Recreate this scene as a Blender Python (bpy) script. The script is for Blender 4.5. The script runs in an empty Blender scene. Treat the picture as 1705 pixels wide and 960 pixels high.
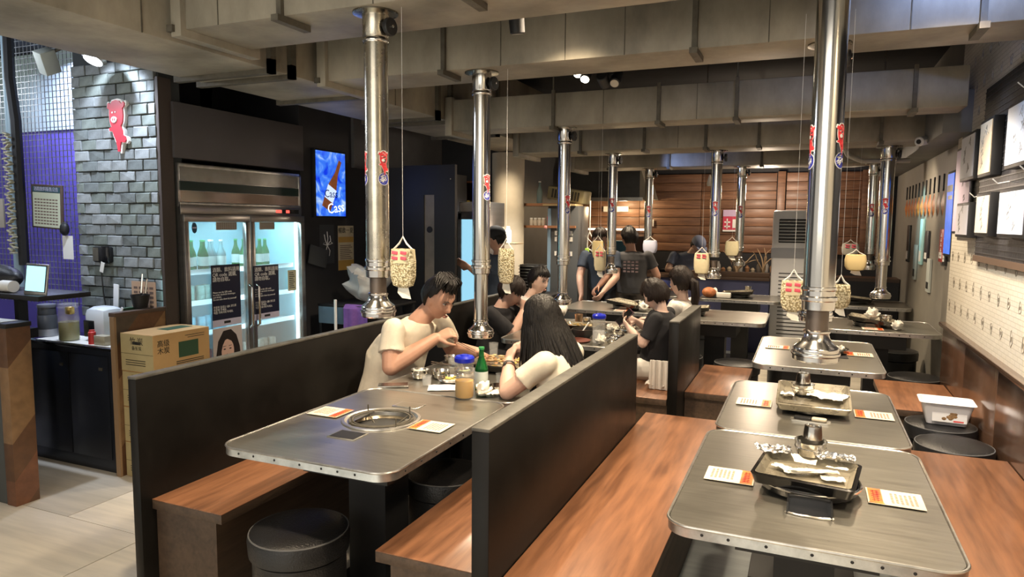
import bpy, bmesh, math, random
from mathutils import Vector, Matrix, Euler
random.seed(7)
C = bpy.context.scene.collection
PI = math.pi
# ---------------- camera ----------------
cd = bpy.data.cameras.new('camera'); cam = bpy.data.objects.new('camera', cd); C.objects.link(cam)
cd.sensor_width = 36; cd.lens = 1150/1705*36; cd.clip_start = 0.02; cd.clip_end = 100
ya, pi_, ro = math.radians(23.109), math.radians(5.52), math.radians(.497)
fw = Vector((-math.sin(ya)*math.cos(pi_), math.cos(ya)*math.cos(pi_), -math.sin(pi_)))
rt = Vector((math.cos(ya), math.sin(ya), 0)); up = rt.cross(fw)
r2 = rt*math.cos(ro)+up*math.sin(ro); u2 = -rt*math.sin(ro)+up*math.cos(ro)
mw = Matrix((r2, u2, -fw)).transposed().to_4x4(); mw.translation = (0, 0, 1.6)
cam.matrix_world = mw
bpy.context.scene.camera = cam
# ---------------- world, exposure ----------------
sc = bpy.context.scene
sc.view_settings.view_transform = 'Standard'; sc.view_settings.look = 'None'; sc.view_settings.gamma = 1
sc.view_settings.exposure = 1.05
sc.cycles.max_bounces = 8; sc.cycles.diffuse_bounces = 4; sc.cycles.glossy_bounces = 4; sc.cycles.transmission_bounces = 6
sc.cycles.transparent_max_bounces = 12; sc.cycles.caustics_reflective = False; sc.cycles.caustics_refractive = False
sc.cycles.sample_clamp_indirect = 4
W = bpy.data.worlds.new('world'); sc.world = W; W.use_nodes = True
W.node_tree.nodes['Background'].inputs[0].default_value = (1, .93, .82, 1)
W.node_tree.nodes['Background'].inputs[1].default_value = 0.34
WARM = (1, .80, .56); NEUT = (1, .92, .80); COOL = (.62, .78, 1)
def lamp(kind, loc, power, col=WARM, size=.05, tgt=None, ang=100, blend=.6, parent=None, sy=None):
    l = bpy.data.lights.new('lamp_light', kind); l.energy = power; l.color = col
    o = bpy.data.objects.new('lamp_light', l); C.objects.link(o); o.location = loc
    if kind == 'SPOT': l.spot_size = math.radians(ang); l.spot_blend = blend; l.shadow_soft_size = size
    elif kind == 'AREA':
        l.size = size
        if sy: l.shape = 'RECTANGLE'; l.size_y = sy
    else: l.shadow_soft_size = size
    if tgt: o.rotation_euler = (Vector(tgt)-Vector(loc)).to_track_quat('-Z', 'Y').to_euler()
    return o
# rows of ceiling lamps of the dining room (between the ducts); added fill and bounce lights follow
for x, y, zz, p in ((-1.1, 3.05, 2.62, 26), (.5, 3.02, 2.62, 22), (-1.9, 1.6, 2.7, 22), (-.2, 1.7, 2.7, 24), (.75, 1.2, 2.7, 16), (-2.2, 4.3, 2.6, 18), (.35, 4.35, 2.6, 22),
                 (-1.2, 5.8, 2.5, 26), (.3, 5.85, 2.5, 20), (-2.0, 7.5, 2.4, 24), (-.3, 7.4, 2.4, 20), (-2.9, 6.6, 2.3, 14)):
    lamp('SPOT', (x, y, zz), p*3.6, WARM if x > -2.5 else NEUT, .06, (x, y-.05, 0), 112, .6)
lamp('AREA', (-1.2, -1.6, 2.9), 48, NEUT, 3.0, (-1.0, 3.0, .6))  # added area light behind the camera, out of view, as general fill
for x, y in ((-2.6, -.7), (-1.3, -.5), (0, -.7), (-2.0, -1.9), (-.6, -1.9), (-3.2, -1.2)): lamp('SPOT', (x, y, 2.9), 290, NEUT, .08, (x, y, 0), 78, .5)   # added unseen spots: the floor behind the camera bounces their light up to the ducts
lamp('SPOT', (-1.31, 4.2, 2.45), 55, WARM, .03, (-1.6, 3.4, .7), 80, .7)
lamp('POINT', (-2.45, 9.75, 1.86), 10, (1, .72, .4), .06)
lamp('POINT', (-.5, 9.3, 2.0), 20, (1, .8, .6), .1)  # added light without a fixture, brightens the plank wall

# ---------------- helpers ----------------
MATS = {}
def mat(name, col, rough=.5, metal=0., noise=0., scale=8, col2=None, bump=0., emit=0., alpha=1., trans=0., stretch=(1, 1, 1), spec=.5, coat=0., detail=4, kind='noise', ior=1.45, emc=None, bscale=None, rvar=0.):
    if name in MATS: return MATS[name]
    m = bpy.data.materials.new(name); m.use_nodes = True; nt = m.node_tree; n = nt.nodes; L = nt.links
    b = n['Principled BSDF']
    b.inputs['Base Color'].default_value = (*col, 1); b.inputs['Roughness'].default_value = rough; b.inputs['Metallic'].default_value = metal
    b.inputs['Specular IOR Level'].default_value = spec; b.inputs['IOR'].default_value = ior
    if coat: b.inputs['Coat Weight'].default_value = coat; b.inputs['Coat Roughness'].default_value = .12
    if trans: b.inputs['Transmission Weight'].default_value = trans
    if alpha < 1: b.inputs['Alpha'].default_value = alpha
    if emit: b.inputs['Emission Color'].default_value = (*(emc or col), 1); b.inputs['Emission Strength'].default_value = emit
    if noise or col2 or bump or rvar:
        tc = n.new('ShaderNodeTexCoord'); mp = n.new('ShaderNodeMapping'); mp.inputs['Scale'].default_value = stretch
        L.new(tc.outputs['Object'], mp.inputs['Vector'])
        nz = n.new('ShaderNodeTexNoise'); nz.inputs['Scale'].default_value = scale; nz.inputs['Detail'].default_value = detail; nz.inputs['Roughness'].default_value = .62
        L.new(mp.outputs[0], nz.inputs['Vector'])
        rp = n.new('ShaderNodeValToRGB'); rp.color_ramp.elements[0].position = .33; rp.color_ramp.elements[1].position = .68
        c2 = col2 or tuple(min(1, c*(1-noise)) for c in col)
        rp.color_ramp.elements[0].color = (*c2, 1); rp.color_ramp.elements[1].color = (*col, 1)
        L.new(nz.outputs['Fac'], rp.inputs[0]); L.new(rp.outputs[0], b.inputs['Base Color'])
        if emit and emc is None: L.new(rp.outputs[0], b.inputs['Emission Color'])
        if rvar:
            mr = n.new('ShaderNodeMapRange'); mr.inputs[3].default_value = rough-rvar; mr.inputs[4].default_value = rough+rvar
            L.new(nz.outputs['Fac'], mr.inputs[0]); L.new(mr.outputs[0], b.inputs['Roughness'])
        if bump:
            bp = n.new('ShaderNodeBump'); bp.inputs['Strength'].default_value = bump; bp.inputs['Distance'].default_value = .01
            L.new(nz.outputs['Fac'], bp.inputs['Height']); L.new(bp.outputs[0], b.inputs['Normal'])
    MATS[name] = m; return m
def wood(name, c1, c2, rough=.35, axis='y', scale=1., coat=.2, plank=0):
    """long grain along one axis, growth rings from a distorted wave, optional board-to-board tint"""
    if name in MATS: return MATS[name]
    m = bpy.data.materials.new(name); m.use_nodes = True; nt = m.node_tree; n = nt.nodes; L = nt.links; b = n['Principled BSDF']
    tc = n.new('ShaderNodeTexCoord'); mp = n.new('ShaderNodeMapping')
    s = {'x': (.9, 9, 9), 'y': (9, .9, 9), 'z': (9, 9, .9)}[axis]; mp.inputs['Scale'].default_value = tuple(v*scale for v in s)
    L.new(tc.outputs['Object'], mp.inputs[0])
    oi = n.new('ShaderNodeObjectInfo'); add = n.new('ShaderNodeVectorMath'); add.operation = 'ADD'
    sc_ = n.new('ShaderNodeVectorMath'); sc_.operation = 'SCALE'; sc_.inputs['Scale'].default_value = 17
    cx = n.new('ShaderNodeCombineXYZ')
    for i in range(3): L.new(oi.outputs['Random'], cx.inputs[i])
    L.new(cx.outputs[0], sc_.inputs[0]); L.new(mp.outputs[0], add.inputs[0]); L.new(sc_.outputs[0], add.inputs[1])
    n1 = n.new('ShaderNodeTexNoise'); n1.inputs['Scale'].default_value = 1.1; n1.inputs['Detail'].default_value = 5; n1.inputs['Distortion'].default_value = 1.6
    n2 = n.new('ShaderNodeTexNoise'); n2.inputs['Scale'].default_value = 6; n2.inputs['Detail'].default_value = 6
    L.new(add.outputs[0], n1.inputs['Vector']); L.new(add.outputs[0], n2.inputs['Vector'])
    mx = n.new('ShaderNodeMath'); mx.operation = 'MULTIPLY_ADD'; mx.inputs[1].default_value = .45; L.new(n2.outputs['Fac'], mx.inputs[0])
    m2 = n.new('ShaderNodeMath'); m2.operation = 'MULTIPLY'; m2.inputs[1].default_value = .6; L.new(n1.outputs['Fac'], m2.inputs[0]); L.new(m2.outputs[0], mx.inputs[2])
    rp = n.new('ShaderNodeValToRGB'); rp.color_ramp.elements[0].position = .36; rp.color_ramp.elements[1].position = .66
    rp.color_ramp.elements[0].color = (*c2, 1); rp.color_ramp.elements[1].color = (*c1, 1)
    L.new(mx.outputs[0], rp.inputs[0])
    hs = n.new('ShaderNodeHueSaturation'); mr = n.new('ShaderNodeMapRange'); mr.inputs[3].default_value = .8; mr.inputs[4].default_value = 1.2
    L.new(oi.outputs['Random'], mr.inputs[0]); L.new(mr.outputs[0], hs.inputs['Value']); L.new(rp.outputs[0], hs.inputs['Color']); L.new(hs.outputs[0], b.inputs['Base Color'])
    b.inputs['Roughness'].default_value = rough; b.inputs['Coat Weight'].default_value = coat; b.inputs['Coat Roughness'].default_value = .2
    bp = n.new('ShaderNodeBump'); bp.inputs['Strength'].default_value = .12; bp.inputs['Distance'].default_value = .004
    L.new(n2.outputs['Fac'], bp.inputs['Height']); L.new(bp.outputs[0], b.inputs['Normal'])
    MATS[name] = m; return m

class MB:
    def __init__(s): s.v = []; s.f = []
    def add(s, vs, fs, M=None):
        o = len(s.v)
        for v in vs:
            v = Vector(v)
            s.v.append(tuple(M @ v) if M is not None else tuple(v))
        s.f += [tuple(i+o for i in f) for f in fs]; return s
    def box(s, x0, x1, y0, y1, z0, z1, b=0., M=None):
        if b <= 0:
            vs = [(x, y, z) for x in (x0, x1) for y in (y0, y1) for z in (z0, z1)]
            return s.add(vs, [(0, 1, 3, 2), (4, 6, 7, 5), (0, 4, 5, 1), (2, 3, 7, 6), (0, 2, 6, 4), (1, 5, 7, 3)], M)
        bm = bmesh.new(); bmesh.ops.create_cube(bm, size=1)
        for v in bm.verts: v.co = Vector(((x0+x1)/2+v.co.x*(x1-x0), (y0+y1)/2+v.co.y*(y1-y0), (z0+z1)/2+v.co.z*(z1-z0)))
        bmesh.ops.bevel(bm, geom=bm.edges[:], offset=b, segments=2, profile=.5, affect='EDGES', clamp_overlap=True)
        bm.verts.index_update(); s.add([v.co[:] for v in bm.verts], [tuple(v.index for v in f.verts) for f in bm.faces], M); bm.free(); return s
    def cbox(s, c, d, b=0., rz=0., rx=0., ry=0.):
        M = Matrix.Translation(c) @ Euler((rx, ry, rz)).to_matrix().to_4x4()
        return s.box(-d[0]/2, d[0]/2, -d[1]/2, d[1]/2, -d[2]/2, d[2]/2, b, M)
    def lathe(s, prof, seg=24, c=(0, 0, 0), M=None, cap=True):
        vs = []; fs = []; n = len(prof)
        for r, z in prof:
            for i in range(seg):
                a = 2*PI*i/seg; vs.append((c[0]+r*math.cos(a), c[1]+r*math.sin(a), c[2]+z))
        for j in range(n-1):
            for i in range(seg):
                k = (i+1) % seg; fs.append((j*seg+i, j*seg+k, (j+1)*seg+k, (j+1)*seg+i))
        if cap: fs.append(tuple(range(seg-1, -1, -1))); fs.append(tuple((n-1)*seg+i for i in range(seg)))
        return s.add(vs, fs, M)
    def cyl(s, c, r, h, seg=20, r2=None, M=None): return s.lathe([(r, 0), (r if r2 is None else r2, h)], seg, c, M)
    def tube(s, pts, r, seg=8, closed=False):
        pts = [Vector(p) for p in pts]; n = len(pts); vs = []; fs = []; nrm = None
        for i, p in enumerate(pts):
            if closed: t = pts[(i+1) % n]-pts[i-1]
            else: t = pts[min(i+1, n-1)]-pts[max(i-1, 0)]
            t = t.normalized() if t.length > 1e-9 else Vector((0, 0, 1))
            if nrm is None: nrm = t.orthogonal().normalized()
            nrm = (nrm-t*nrm.dot(t)); nrm = nrm.normalized() if nrm.length > 1e-6 else t.orthogonal().normalized()
            bn = t.cross(nrm); rr = r[i] if isinstance(r, (list, tuple)) else r
            for k in range(seg):
                a = 2*PI*k/seg; vs.append(tuple(p+(nrm*math.cos(a)+bn*math.sin(a))*rr))
        for i in range(n if closed else n-1):
            j = (i+1) % n
            for k in range(seg):
                l = (k+1) % seg; fs.append((i*seg+k, i*seg+l, j*seg+l, j*seg+k))
        if not closed: fs.append(tuple(range(seg-1, -1, -1))); fs.append(tuple((n-1)*seg+k for k in range(seg)))
        return s.add(vs, fs)
    def prism(s, poly, z0, z1, M=None):
        n = len(poly); vs = [(x, y, z0) for x, y in poly]+[(x, y, z1) for x, y in poly]
        fs = [tuple(range(n-1, -1, -1)), tuple(range(n, 2*n))]+[(i, (i+1) % n, n+(i+1) % n, n+i) for i in range(n)]
        return s.add(vs, fs, M)
    def sph(s, c, r, seg=16, ring=10, M=None):
        if not isinstance(r, (list, tuple)): r = (r, r, r)
        vs = [(c[0], c[1], c[2]-r[2])]; fs = []
        for j in range(1, ring):
            t = PI*j/ring
            for i in range(seg):
                a = 2*PI*i/seg; vs.append((c[0]+r[0]*math.sin(t)*math.cos(a), c[1]+r[1]*math.sin(t)*math.sin(a), c[2]-r[2]*math.cos(t)))
        vs.append((c[0], c[1], c[2]+r[2])); e = len(vs)-1
        for i in range(seg): fs.append((0, 1+(i+1) % seg, 1+i))
        for j in range(ring-2):
            for i in range(seg): k = (i+1) % seg; fs.append((1+j*seg+i, 1+j*seg+k, 1+(j+1)*seg+k, 1+(j+1)*seg+i))
        o = 1+(ring-2)*seg
        for i in range(seg): fs.append((o+i, o+(i+1) % seg, e))
        return s.add(vs, fs, M)
    def build(s, name, m, parent=None, label=None, smooth=35, kind=None):
        me = bpy.data.meshes.new(name); me.from_pydata(s.v, [], s.f); me.update()
        if smooth:
            me.shade_smooth(); me.set_sharp_from_angle(angle=math.radians(smooth))
        me.materials.append(m); o = bpy.data.objects.new(name, me); C.objects.link(o)
        if parent is not None: o.parent = parent
        if label: o['label'] = label
        if kind: o['kind'] = kind
        return o
def thing(name, label, cat, loc=(0, 0, 0), rz=0., group=None, rx=0., ry=0.):
    o = bpy.data.objects.new(name, None); C.objects.link(o); o.location = loc; o.rotation_euler = (rx, ry, rz); o.empty_display_size = .05
    o['label'] = label; o['category'] = cat
    if group: o['group'] = group
    return o
ORD = ('nearest', 'second nearest', 'third', 'fourth', 'fifth', 'sixth', 'seventh', 'eighth', 'ninth', 'tenth', 'farthest')
def tag(o, label, cat, group=None, loc=None, rz=None):
    o['label'] = label; o['category'] = cat
    if group: o['group'] = group
    if loc is not None: o.location = loc
    if rz is not None: o.rotation_euler = (0, 0, rz)
    return o
def struct(name, mb, m, parent=None, label=None, smooth=35):
    o = mb.build(name, m, parent, label, smooth)
    if parent is None: o['kind'] = 'structure'
    return o
def dup(root, loc, rz=None, label=None, group=None, rot=None):
    r = root.copy(); C.objects.link(r); r.location = loc
    if rz is not None: r.rotation_euler = (0, 0, rz)
    if rot is not None: r.rotation_euler = rot
    if label: r['label'] = label
    if group: r['group'] = group
    for ch in list(root.children):
        c = ch.copy(); C.objects.link(c); c.parent = r
        for g in list(ch.children):
            d = g.copy(); C.objects.link(d); d.parent = c
    return r
def txt(name, s, size, m, parent=None, loc=(0, 0, 0), rot=(PI/2, 0, 0), ext=.0004, align='CENTER', spacing=1.0, label=None):
    """flat lettering as a mesh: text lies in local XY, rot turns it; align about loc"""
    cu = bpy.data.curves.new('text', 'FONT'); cu.body = s; cu.size = size; cu.extrude = ext; cu.align_x = align; cu.align_y = 'CENTER'; cu.space_line = spacing; cu.resolution_u = 2
    t = bpy.data.objects.new('text', cu); C.objects.link(t)
    bpy.context.view_layer.update(); dg = bpy.context.evaluated_depsgraph_get()
    me = bpy.data.meshes.new_from_object(t.evaluated_get(dg)); bpy.data.objects.remove(t); bpy.data.curves.remove(cu)
    me.materials.clear(); me.materials.append(m); me.name = name
    o = bpy.data.objects.new(name, me); C.objects.link(o); o.location = loc; o.rotation_euler = rot
    if parent is not None: o.parent = parent
    if label: o['label'] = label
    return o
def rrect(w, d, r, n=6):
    p = []
    for cx, cy, a0 in ((w/2-r, d/2-r, 0), (-w/2+r, d/2-r, PI/2), (-w/2+r, -d/2+r, PI), (w/2-r, -d/2+r, 3*PI/2)):
        for i in range(n+1):
            a = a0+PI/2*i/n; p.append((cx+r*math.cos(a), cy+r*math.sin(a)))
    return p
# materials
m_black = mat('black_laminate', (.009, .008, .007), .36, noise=.4, scale=5, spec=.24, rvar=.1, bump=.05)
m_edge = mat('worn_edge', (.11, .105, .09), .55, noise=.5, scale=14)
m_seat = wood('seat_wood', (.30, .135, .066), (.14, .060, .030), .36, 'y', 1.0, .25)
m_bdark = wood('bench_dark_wood', (.10, .062, .038), (.05, .03, .019), .5, 'y', 1.2, .05)
m_steel = mat('brushed_steel', (.40, .385, .34), .3, .85, noise=.16, scale=6, stretch=(1, 14, 1), rvar=.05, bump=.01)
m_trim = mat('aluminium_trim', (.62, .61, .58), .33, .9, noise=.3, scale=20)
m_pipe = mat('stainless_pipe', (.66, .64, .60), .16, 1., noise=.12, scale=4, stretch=(1, 1, .3), rvar=.05)
m_pipew = mat('weathered_pipe', (.58, .54, .45), .27, 1., noise=.35, scale=9, rvar=.1)
m_duct = mat('galvanised_duct', (.42, .38, .30), .55, .15, noise=.55, scale=2.6, rvar=.1, bump=.04, detail=9, stretch=(1, 1, .5))
m_flange = mat('duct_flange', (.15, .135, .105), .6, .3, noise=.4, scale=12)
m_blk = mat('matte_black', (.012, .012, .013), .5)
m_blkg = mat('gloss_black', (.01, .01, .011), .15, coat=.5)
m_leather = mat('black_vinyl', (.014, .014, .015), .36, bump=.25, scale=140, noise=.2, detail=2)
m_white = mat('white_plastic', (.72, .72, .72), .4)
m_paper = mat('white_paper', (.80, .78, .72), .7)
m_chrome = mat('chrome', (.72, .70, .67), .17, 1.)
m_red = mat('print_red', (.62, .045, .04), .45)
m_wht = mat('print_white', (.85, .85, .83), .5)
m_blue = mat('print_blue', (.02, .03, .28), .4)
m_bprt = mat('print_black', (.015, .015, .015), .5)
m_dkwall = mat('dark_wall', (.030, .030, .034), .6, noise=.2, scale=3)
m_glass = mat('clear_glass', (.95, .97, .97), .03, trans=1., ior=1.3)
m_thin = mat('thin_clear', (.85, .87, .88), .08, alpha=.25)
# ======================= STRUCTURE =======================
# floor: sub-slab and wood-look tiles
struct('floor', MB().box(-8, 2.2, -3.2, 11.0, -.06, -.012), mat('floor_slab', (.25, .24, .22), .8))
FL = bpy.data.objects['floor']
ft = [wood('floor_tile_cream', (.62, .57, .48), (.46, .43, .37), .42, 'x', .6, .05), wood('floor_tile_grey', (.30, .33, .34), (.21, .24, .25), .42, 'x', .6, .05), wood('floor_tile_beige', (.48, .43, .35), (.36, .33, .28), .42, 'x', .6, .05)]
ft_me = {}
for k in range(3):
    o = MB().box(-.597, .597, -.298, .298, -.012, 0).build('floor_tile', ft[k], FL, smooth=0); ft_me[k] = o.data; bpy.data.objects.remove(o)
for i in range(7):
    for j in range(-4, 17):
        k = 0 if (j+i//2) % 5 < 2 else (1 if (i+j) % 3 else 2)
        if i == 2 and j == 3: k = 0
        if i in(2,3) and j < 3: k = 1
        if i < 2: k = 0 if j % 3 else 2
        o = bpy.data.objects.new('floor_tile', ft_me[k]); C.objects.link(o); o.parent = FL; o.location = (-6.0+1.2*i+(.6 if j % 2 else 0), -.6+.6*j+.26, 0)
struct('ceiling', MB().box(-8, 2.2, -3.2, 11.0, 3.1, 3.2), mat('ceiling_dark', (.02, .02, .022), .8, noise=.3))
# right wall (near part with dado and brick-relief wallpaper), far part set back
def brickpaper():
    m = bpy.data.materials.new('white_brick_wallpaper'); m.use_nodes = True; n = m.node_tree.nodes; L = m.node_tree.links; b = n['Principled BSDF']
    tc = n.new('ShaderNodeTexCoord'); sp = n.new('ShaderNodeSeparateXYZ'); cb = n.new('ShaderNodeCombineXYZ'); L.new(tc.outputs['Object'], sp.inputs[0])
    L.new(sp.outputs['Y'], cb.inputs[0]); L.new(sp.outputs['Z'], cb.inputs[1])
    bt = n.new('ShaderNodeTexBrick'); bt.inputs['Scale'].default_value = 1; bt.inputs['Brick Width'].default_value = .085; bt.inputs['Row Height'].default_value = .026; bt.inputs['Mortar Size'].default_value = .0022
    bt.inputs['Color1'].default_value = (.70, .66, .57, 1); bt.inputs['Color2'].default_value = (.66, .62, .53, 1); bt.inputs['Mortar'].default_value = (.52, .48, .40, 1)
    L.new(cb.outputs[0], bt.inputs['Vector']); L.new(bt.outputs['Color'], b.inputs['Base Color']); b.inputs['Roughness'].default_value = .6
    bp = n.new('ShaderNodeBump'); bp.inputs['Distance'].default_value = .003; bp.invert = True; L.new(bt.outputs['Fac'], bp.inputs['Height']); L.new(bp.outputs[0], b.inputs['Normal'])
    return m
m_bp = brickpaper()
wr = struct('wall_right', MB().box(.97, 1.5, -1.5, 5.94, 0, 3.1), m_bp)
m_dado = wood('dado_wood', (.13, .07, .042), (.085, .045, .028), .2, 'z', .9, .5)
for k in range(9):
    MB().box(.955, .972, -1.5+k*.83, -1.5+(k+1)*.83-.004 if k < 8 else 5.94, 0, .86, .002).build('wainscot_panel', m_dado, wr)
MB().box(.925, .972, -1.5, 5.945, .86, .888, .004).build('dado_cap', m_dado, wr)
# doodle print on the wallpaper
pr = MB()
rnd = random.Random(3)
for row, zz in enumerate((1.03, 1.20, 1.385, 2.33, 2.5, 2.68)):
    for k in range(26):
        y = .6+k*.21+(.1 if row % 2 else 0)
        if y > 5.86: continue
        w = rnd.uniform(.018, .026); h = rnd.uniform(.028, .042); pts = []
        for i in range(14):
            a = 2*PI*i/14; q = 1+.18*math.sin(3*a+k); pts.append((.9688, y+w*q*math.cos(a), zz+h*q*math.sin(a)))
        pr.tube(pts, .0016, 4, True)
        for d in (-.4, .1, .5): pr.tube([(.9688, y+w*d, zz+h*.3), (.9688, y+w*(d+.25), zz-h*.3)], .0014, 4)
pr.build('wallpaper_print', mat('doodle_ink', (.32, .29, .24), .7), wr, kind='stuff')
wf = struct('wall_right_far', MB().box(1.03, 1.5, 5.94, 10.6, 0, 3.1), mat('taupe_wall', (.30, .28, .24), .5, noise=.2, scale=2, bump=.05))
MB().box(.80, 1.03, 5.5, 10.2, 2.22, 2.5, .004).build('wall_beam', mat('grey_beam', (.20, .20, .19), .55, noise=.3, scale=2), wf)
# back wall of stained planks
wb = struct('wall_back', MB().box(-4.2, 1.5, 10.22, 10.45, 0, 3.1), m_dkwall)
m_pl = wood('plank_wood', (.25, .125, .068), (.115, .052, .028), .5, 'x', 1.1, .05)
rows = [1.20+.122*i for i in range(9)]
rnd = random.Random(5)
for zi, z0 in enumerate(rows):
    for x0, x1 in ((-3.42, -2.3), (-2.3, -1.42), (-1.42, -.42), (-.30, .62), (.68, .97)):
        t = rnd.uniform(0, .005)
        MB().box(x0+.003, x1-.003, 10.16-t, 10.22, z0, z0+.116, .002).build('plank', m_pl, wb)
for xx in (-.41, .62): MB().box(xx, xx+.1, 10.12, 10.22, 1.2, 2.31, .004).build('wall_batten', m_pl, wb)
struct('wall_kitchen', MB().box(-4.2, -.42, 10.10, 10.2, .0, 1.19), m_dkwall)
# left rear grey wall, beyond the black door
m_gw = mat('grey_plaster', (.18, .175, .165), .6, noise=.25, scale=2)
wl2 = struct('wall_left_rear', MB().box(-3.75, -3.45, 7.7, 10.2, 0, 3.1), mat('grey_rear_wall', (.15, .145, .14), .55, noise=.2, scale=2))
wl = struct('wall_left', MB().box(-4.6, -3.87, 4.60, 6.9, 0, 3.1), m_dkwall)
MB().box(-4.7, -3.87, 3.36, 4.60, 0, 3.1) if 0 else None
struct('wall_left_panel', MB().box(-3.95, -3.83, 3.34, 4.60, 2.0, 2.36, .003), mat('grey_brown_panel', (.085, .078, .082), .5, noise=.15, scale=2))
# brick pillar facing the camera
pl = struct('pillar', MB().box(-4.66, -3.86, 3.262, 3.42, 0, 3.05), mat('pillar_mortar', (.035, .04, .042), .9))
m_br = [mat('stone_brick_%s' % n, c, .75, noise=.45, scale=14, bump=.6, detail=6) for n, c in (('pale', (.30, .32, .32)), ('mid', (.23, .25, .25)), ('dark', (.17, .19, .185)), ('green', (.21, .24, .215)))]
rnd = random.Random(11); zz = .92; row = 0
bme = []
for k in range(12):
    mb = MB(); bm = bmesh.new(); bmesh.ops.create_cube(bm, size=1)
    for v in bm.verts: v.co = Vector((v.co.x*.140, v.co.y*.03, v.co.z*.0655))
    bmesh.ops.bevel(bm, geom=bm.edges[:], offset=.005, segments=1, affect='EDGES')
    for v in bm.verts: v.co += Vector((rnd.uniform(-.002, .002), rnd.uniform(-.003, .003), rnd.uniform(-.0022, .0022)))
    me = bpy.data.meshes.new('brick'); bm.to_mesh(me); bm.free(); me.materials.append(m_br[k % 4]); bme.append(me)
while zz < 2.62:
    x = -4.66+(.0 if row % 2 else -.066)
    while x < -3.87:
        a = max(x, -4.66); b_ = min(x+.141, -3.875)
        if b_-a > .025:
            o = bpy.data.objects.new('brick', rnd.choice(bme)); C.objects.link(o); o.parent = pl
            o.location = ((a+b_)/2, 3.255+rnd.uniform(-.004, .004), zz+.033); o.scale = ((b_-a)/.142, 1, 1); o.rotation_euler = (0, rnd.uniform(-.008, .008), 0)
        x += .1445
    zz += .071; row += 1
MB().box(-3.875, -3.85, 3.245, 3.345, 0, 2.5).build('pillar_trim', mat('brown_trim', (.062, .048, .042), .5), pl)
# entrance area on the far left: purple wall behind wire mesh
m_pur = mat('purple_wall', (.13, .10, .42), .6, noise=.35, scale=2)
wp_ = struct('wall_entrance', MB().box(-8, -4.6, 4.3, 4.4, 0, 2.40), m_pur)
MB().box(-8, -4.6, 4.28, 4.4, 2.40, 3.1).build('wall_panel', mat('pale_green_panel', (.45, .55, .50), .5, noise=.3, scale=2), wp_)
struct('wall_store', MB().box(-4.7, -4.6, 3.42, 6.9, 0, 3.1), m_dkwall)
struct('wall_rear_left', MB().box(-4.7, -3.4, 7.6, 7.7, 0, 3.1), m_dkwall)
struct('wall_entrance_side', MB().box(-8.1, -8, -1.5, 4.4, 0, 3.1), m_gw)
lamp('AREA', (-5.9, 3.9, 2.9), 30, (.55, .6, 1), .6, (-5.8, 4.3, 1.4))
lamp('POINT', (-5.2, 2.2, 2.6), 16, (.75, .85, 1), .15)
lamp('SPOT', (-4.15, 2.95, 2.72), 75, (.72, .82, 1), .03, (-4.2, 3.3, 1.9), 95, .8)
lamp('POINT', (-6.6, 2.8, 2.7), 12, (.9, .95, 1), .15)
# ======================= DUCTS =======================
def strap(mb, x, y0, z0, z1):
    mb.box(x-.012, x+.012, y0-.02, y0, z0-.02, z1+.02); mb.box(x-.018, x+.018, y0-.045, y0+.16, z0-.028, z0-.002)
def cross_duct(label, x0, x1, y0, y1, z0, z1, straps, seams):
    t = thing('ventilation_duct', label, 'duct', (0, 0, 0), group=None)
    MB().box(x0, x1, y0, y1, z0, z1, .004).build('duct_body', m_duct, t)
    MB().box(x0-.02, x0+.04, y0-.03, y1+.06, z0-.035, z1+.02, .004).build('duct_collar', m_duct, t)
    for s in straps:
        mb = MB(); strap(mb, s, y0, z0, z1); mb.build('duct_strap', m_flange, t)
    mb = MB()
    for s in seams: mb.box(s-.002, s+.002, y0-.003, y0, z0, z1)
    mb.build('duct_seam', m_flange, t, kind='stuff')
    for s in straps[::2]:
        MB().cyl((s, y0-.012, z1), .006, 3.1-z1, 6).build('hanger_rod', m_flange, t)
    return t
cross_duct('nearest cross duct overhead, holding the leftmost large exhaust pipe', -2.63, .965, 2.345, 2.74, 2.44, 2.78, (-2.05, -1.20, -.3), (-2.4, -1.6, -.8, .2))
cross_duct('second cross duct overhead, wide and pale with a bluish lit right end', -2.63, .965, 3.34, 3.69, 2.40, 2.64, (-1.83, -.52, .60), (-1.5, -1.15, -.85, -.2, .1, .35))
cross_duct('third cross duct overhead ending in a capped end by the right wall', -2.66, .84, 4.93, 5.22, 2.31, 2.55, (-1.78, -1.0, -.48, .56), (-1.4, -.74, 0))
cross_duct('fourth cross duct overhead above the rear tables', -2.66, .83, 6.3, 6.82, 2.265, 2.47, (-2.0, -1.40, -.86, -.42, .5), (-1.1, -.1, .25))
cross_duct('rearmost cross duct close to the wooden plank wall', -2.66, .75, 8.05, 8.55, 2.24, 2.42, (-2.2, -1.5, -.5), (-1.0, 0))
t = thing('ventilation_duct', 'long main duct running front to back over the left booths', 'duct')
MB().box(-3.33, -2.69, .2, 7.4, 2.40, 2.98, .004).build('duct_body', m_duct, t)
for y in (2.97, 3.13, 3.80, 4.78, 4.98, 5.9):
    MB().box(-3.37, -2.66, y-.02, y+.02, 2.375, 2.45).box(-2.69, -2.66, y-.02, y+.02, 2.375, 2.98).build('duct_flange', m_flange, t)
for y in (1.4, 2.2, 4.2): MB().box(-2.692, -2.687, y-.003, y+.003, 2.4, 2.98).build('duct_seam', m_flange, t)
for y0, y1 in ((2.3, 2.79), (3.3, 3.75), (4.88, 5.28), (6.25, 6.9)):
    z0 = {2.3: 2.425, 3.3: 2.385}.get(y0, 2.30)
    if y0 < 4: MB().box(-2.66, -2.625, y0, y1, z0, z0+.03).build('duct_flange', m_flange, t)
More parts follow.
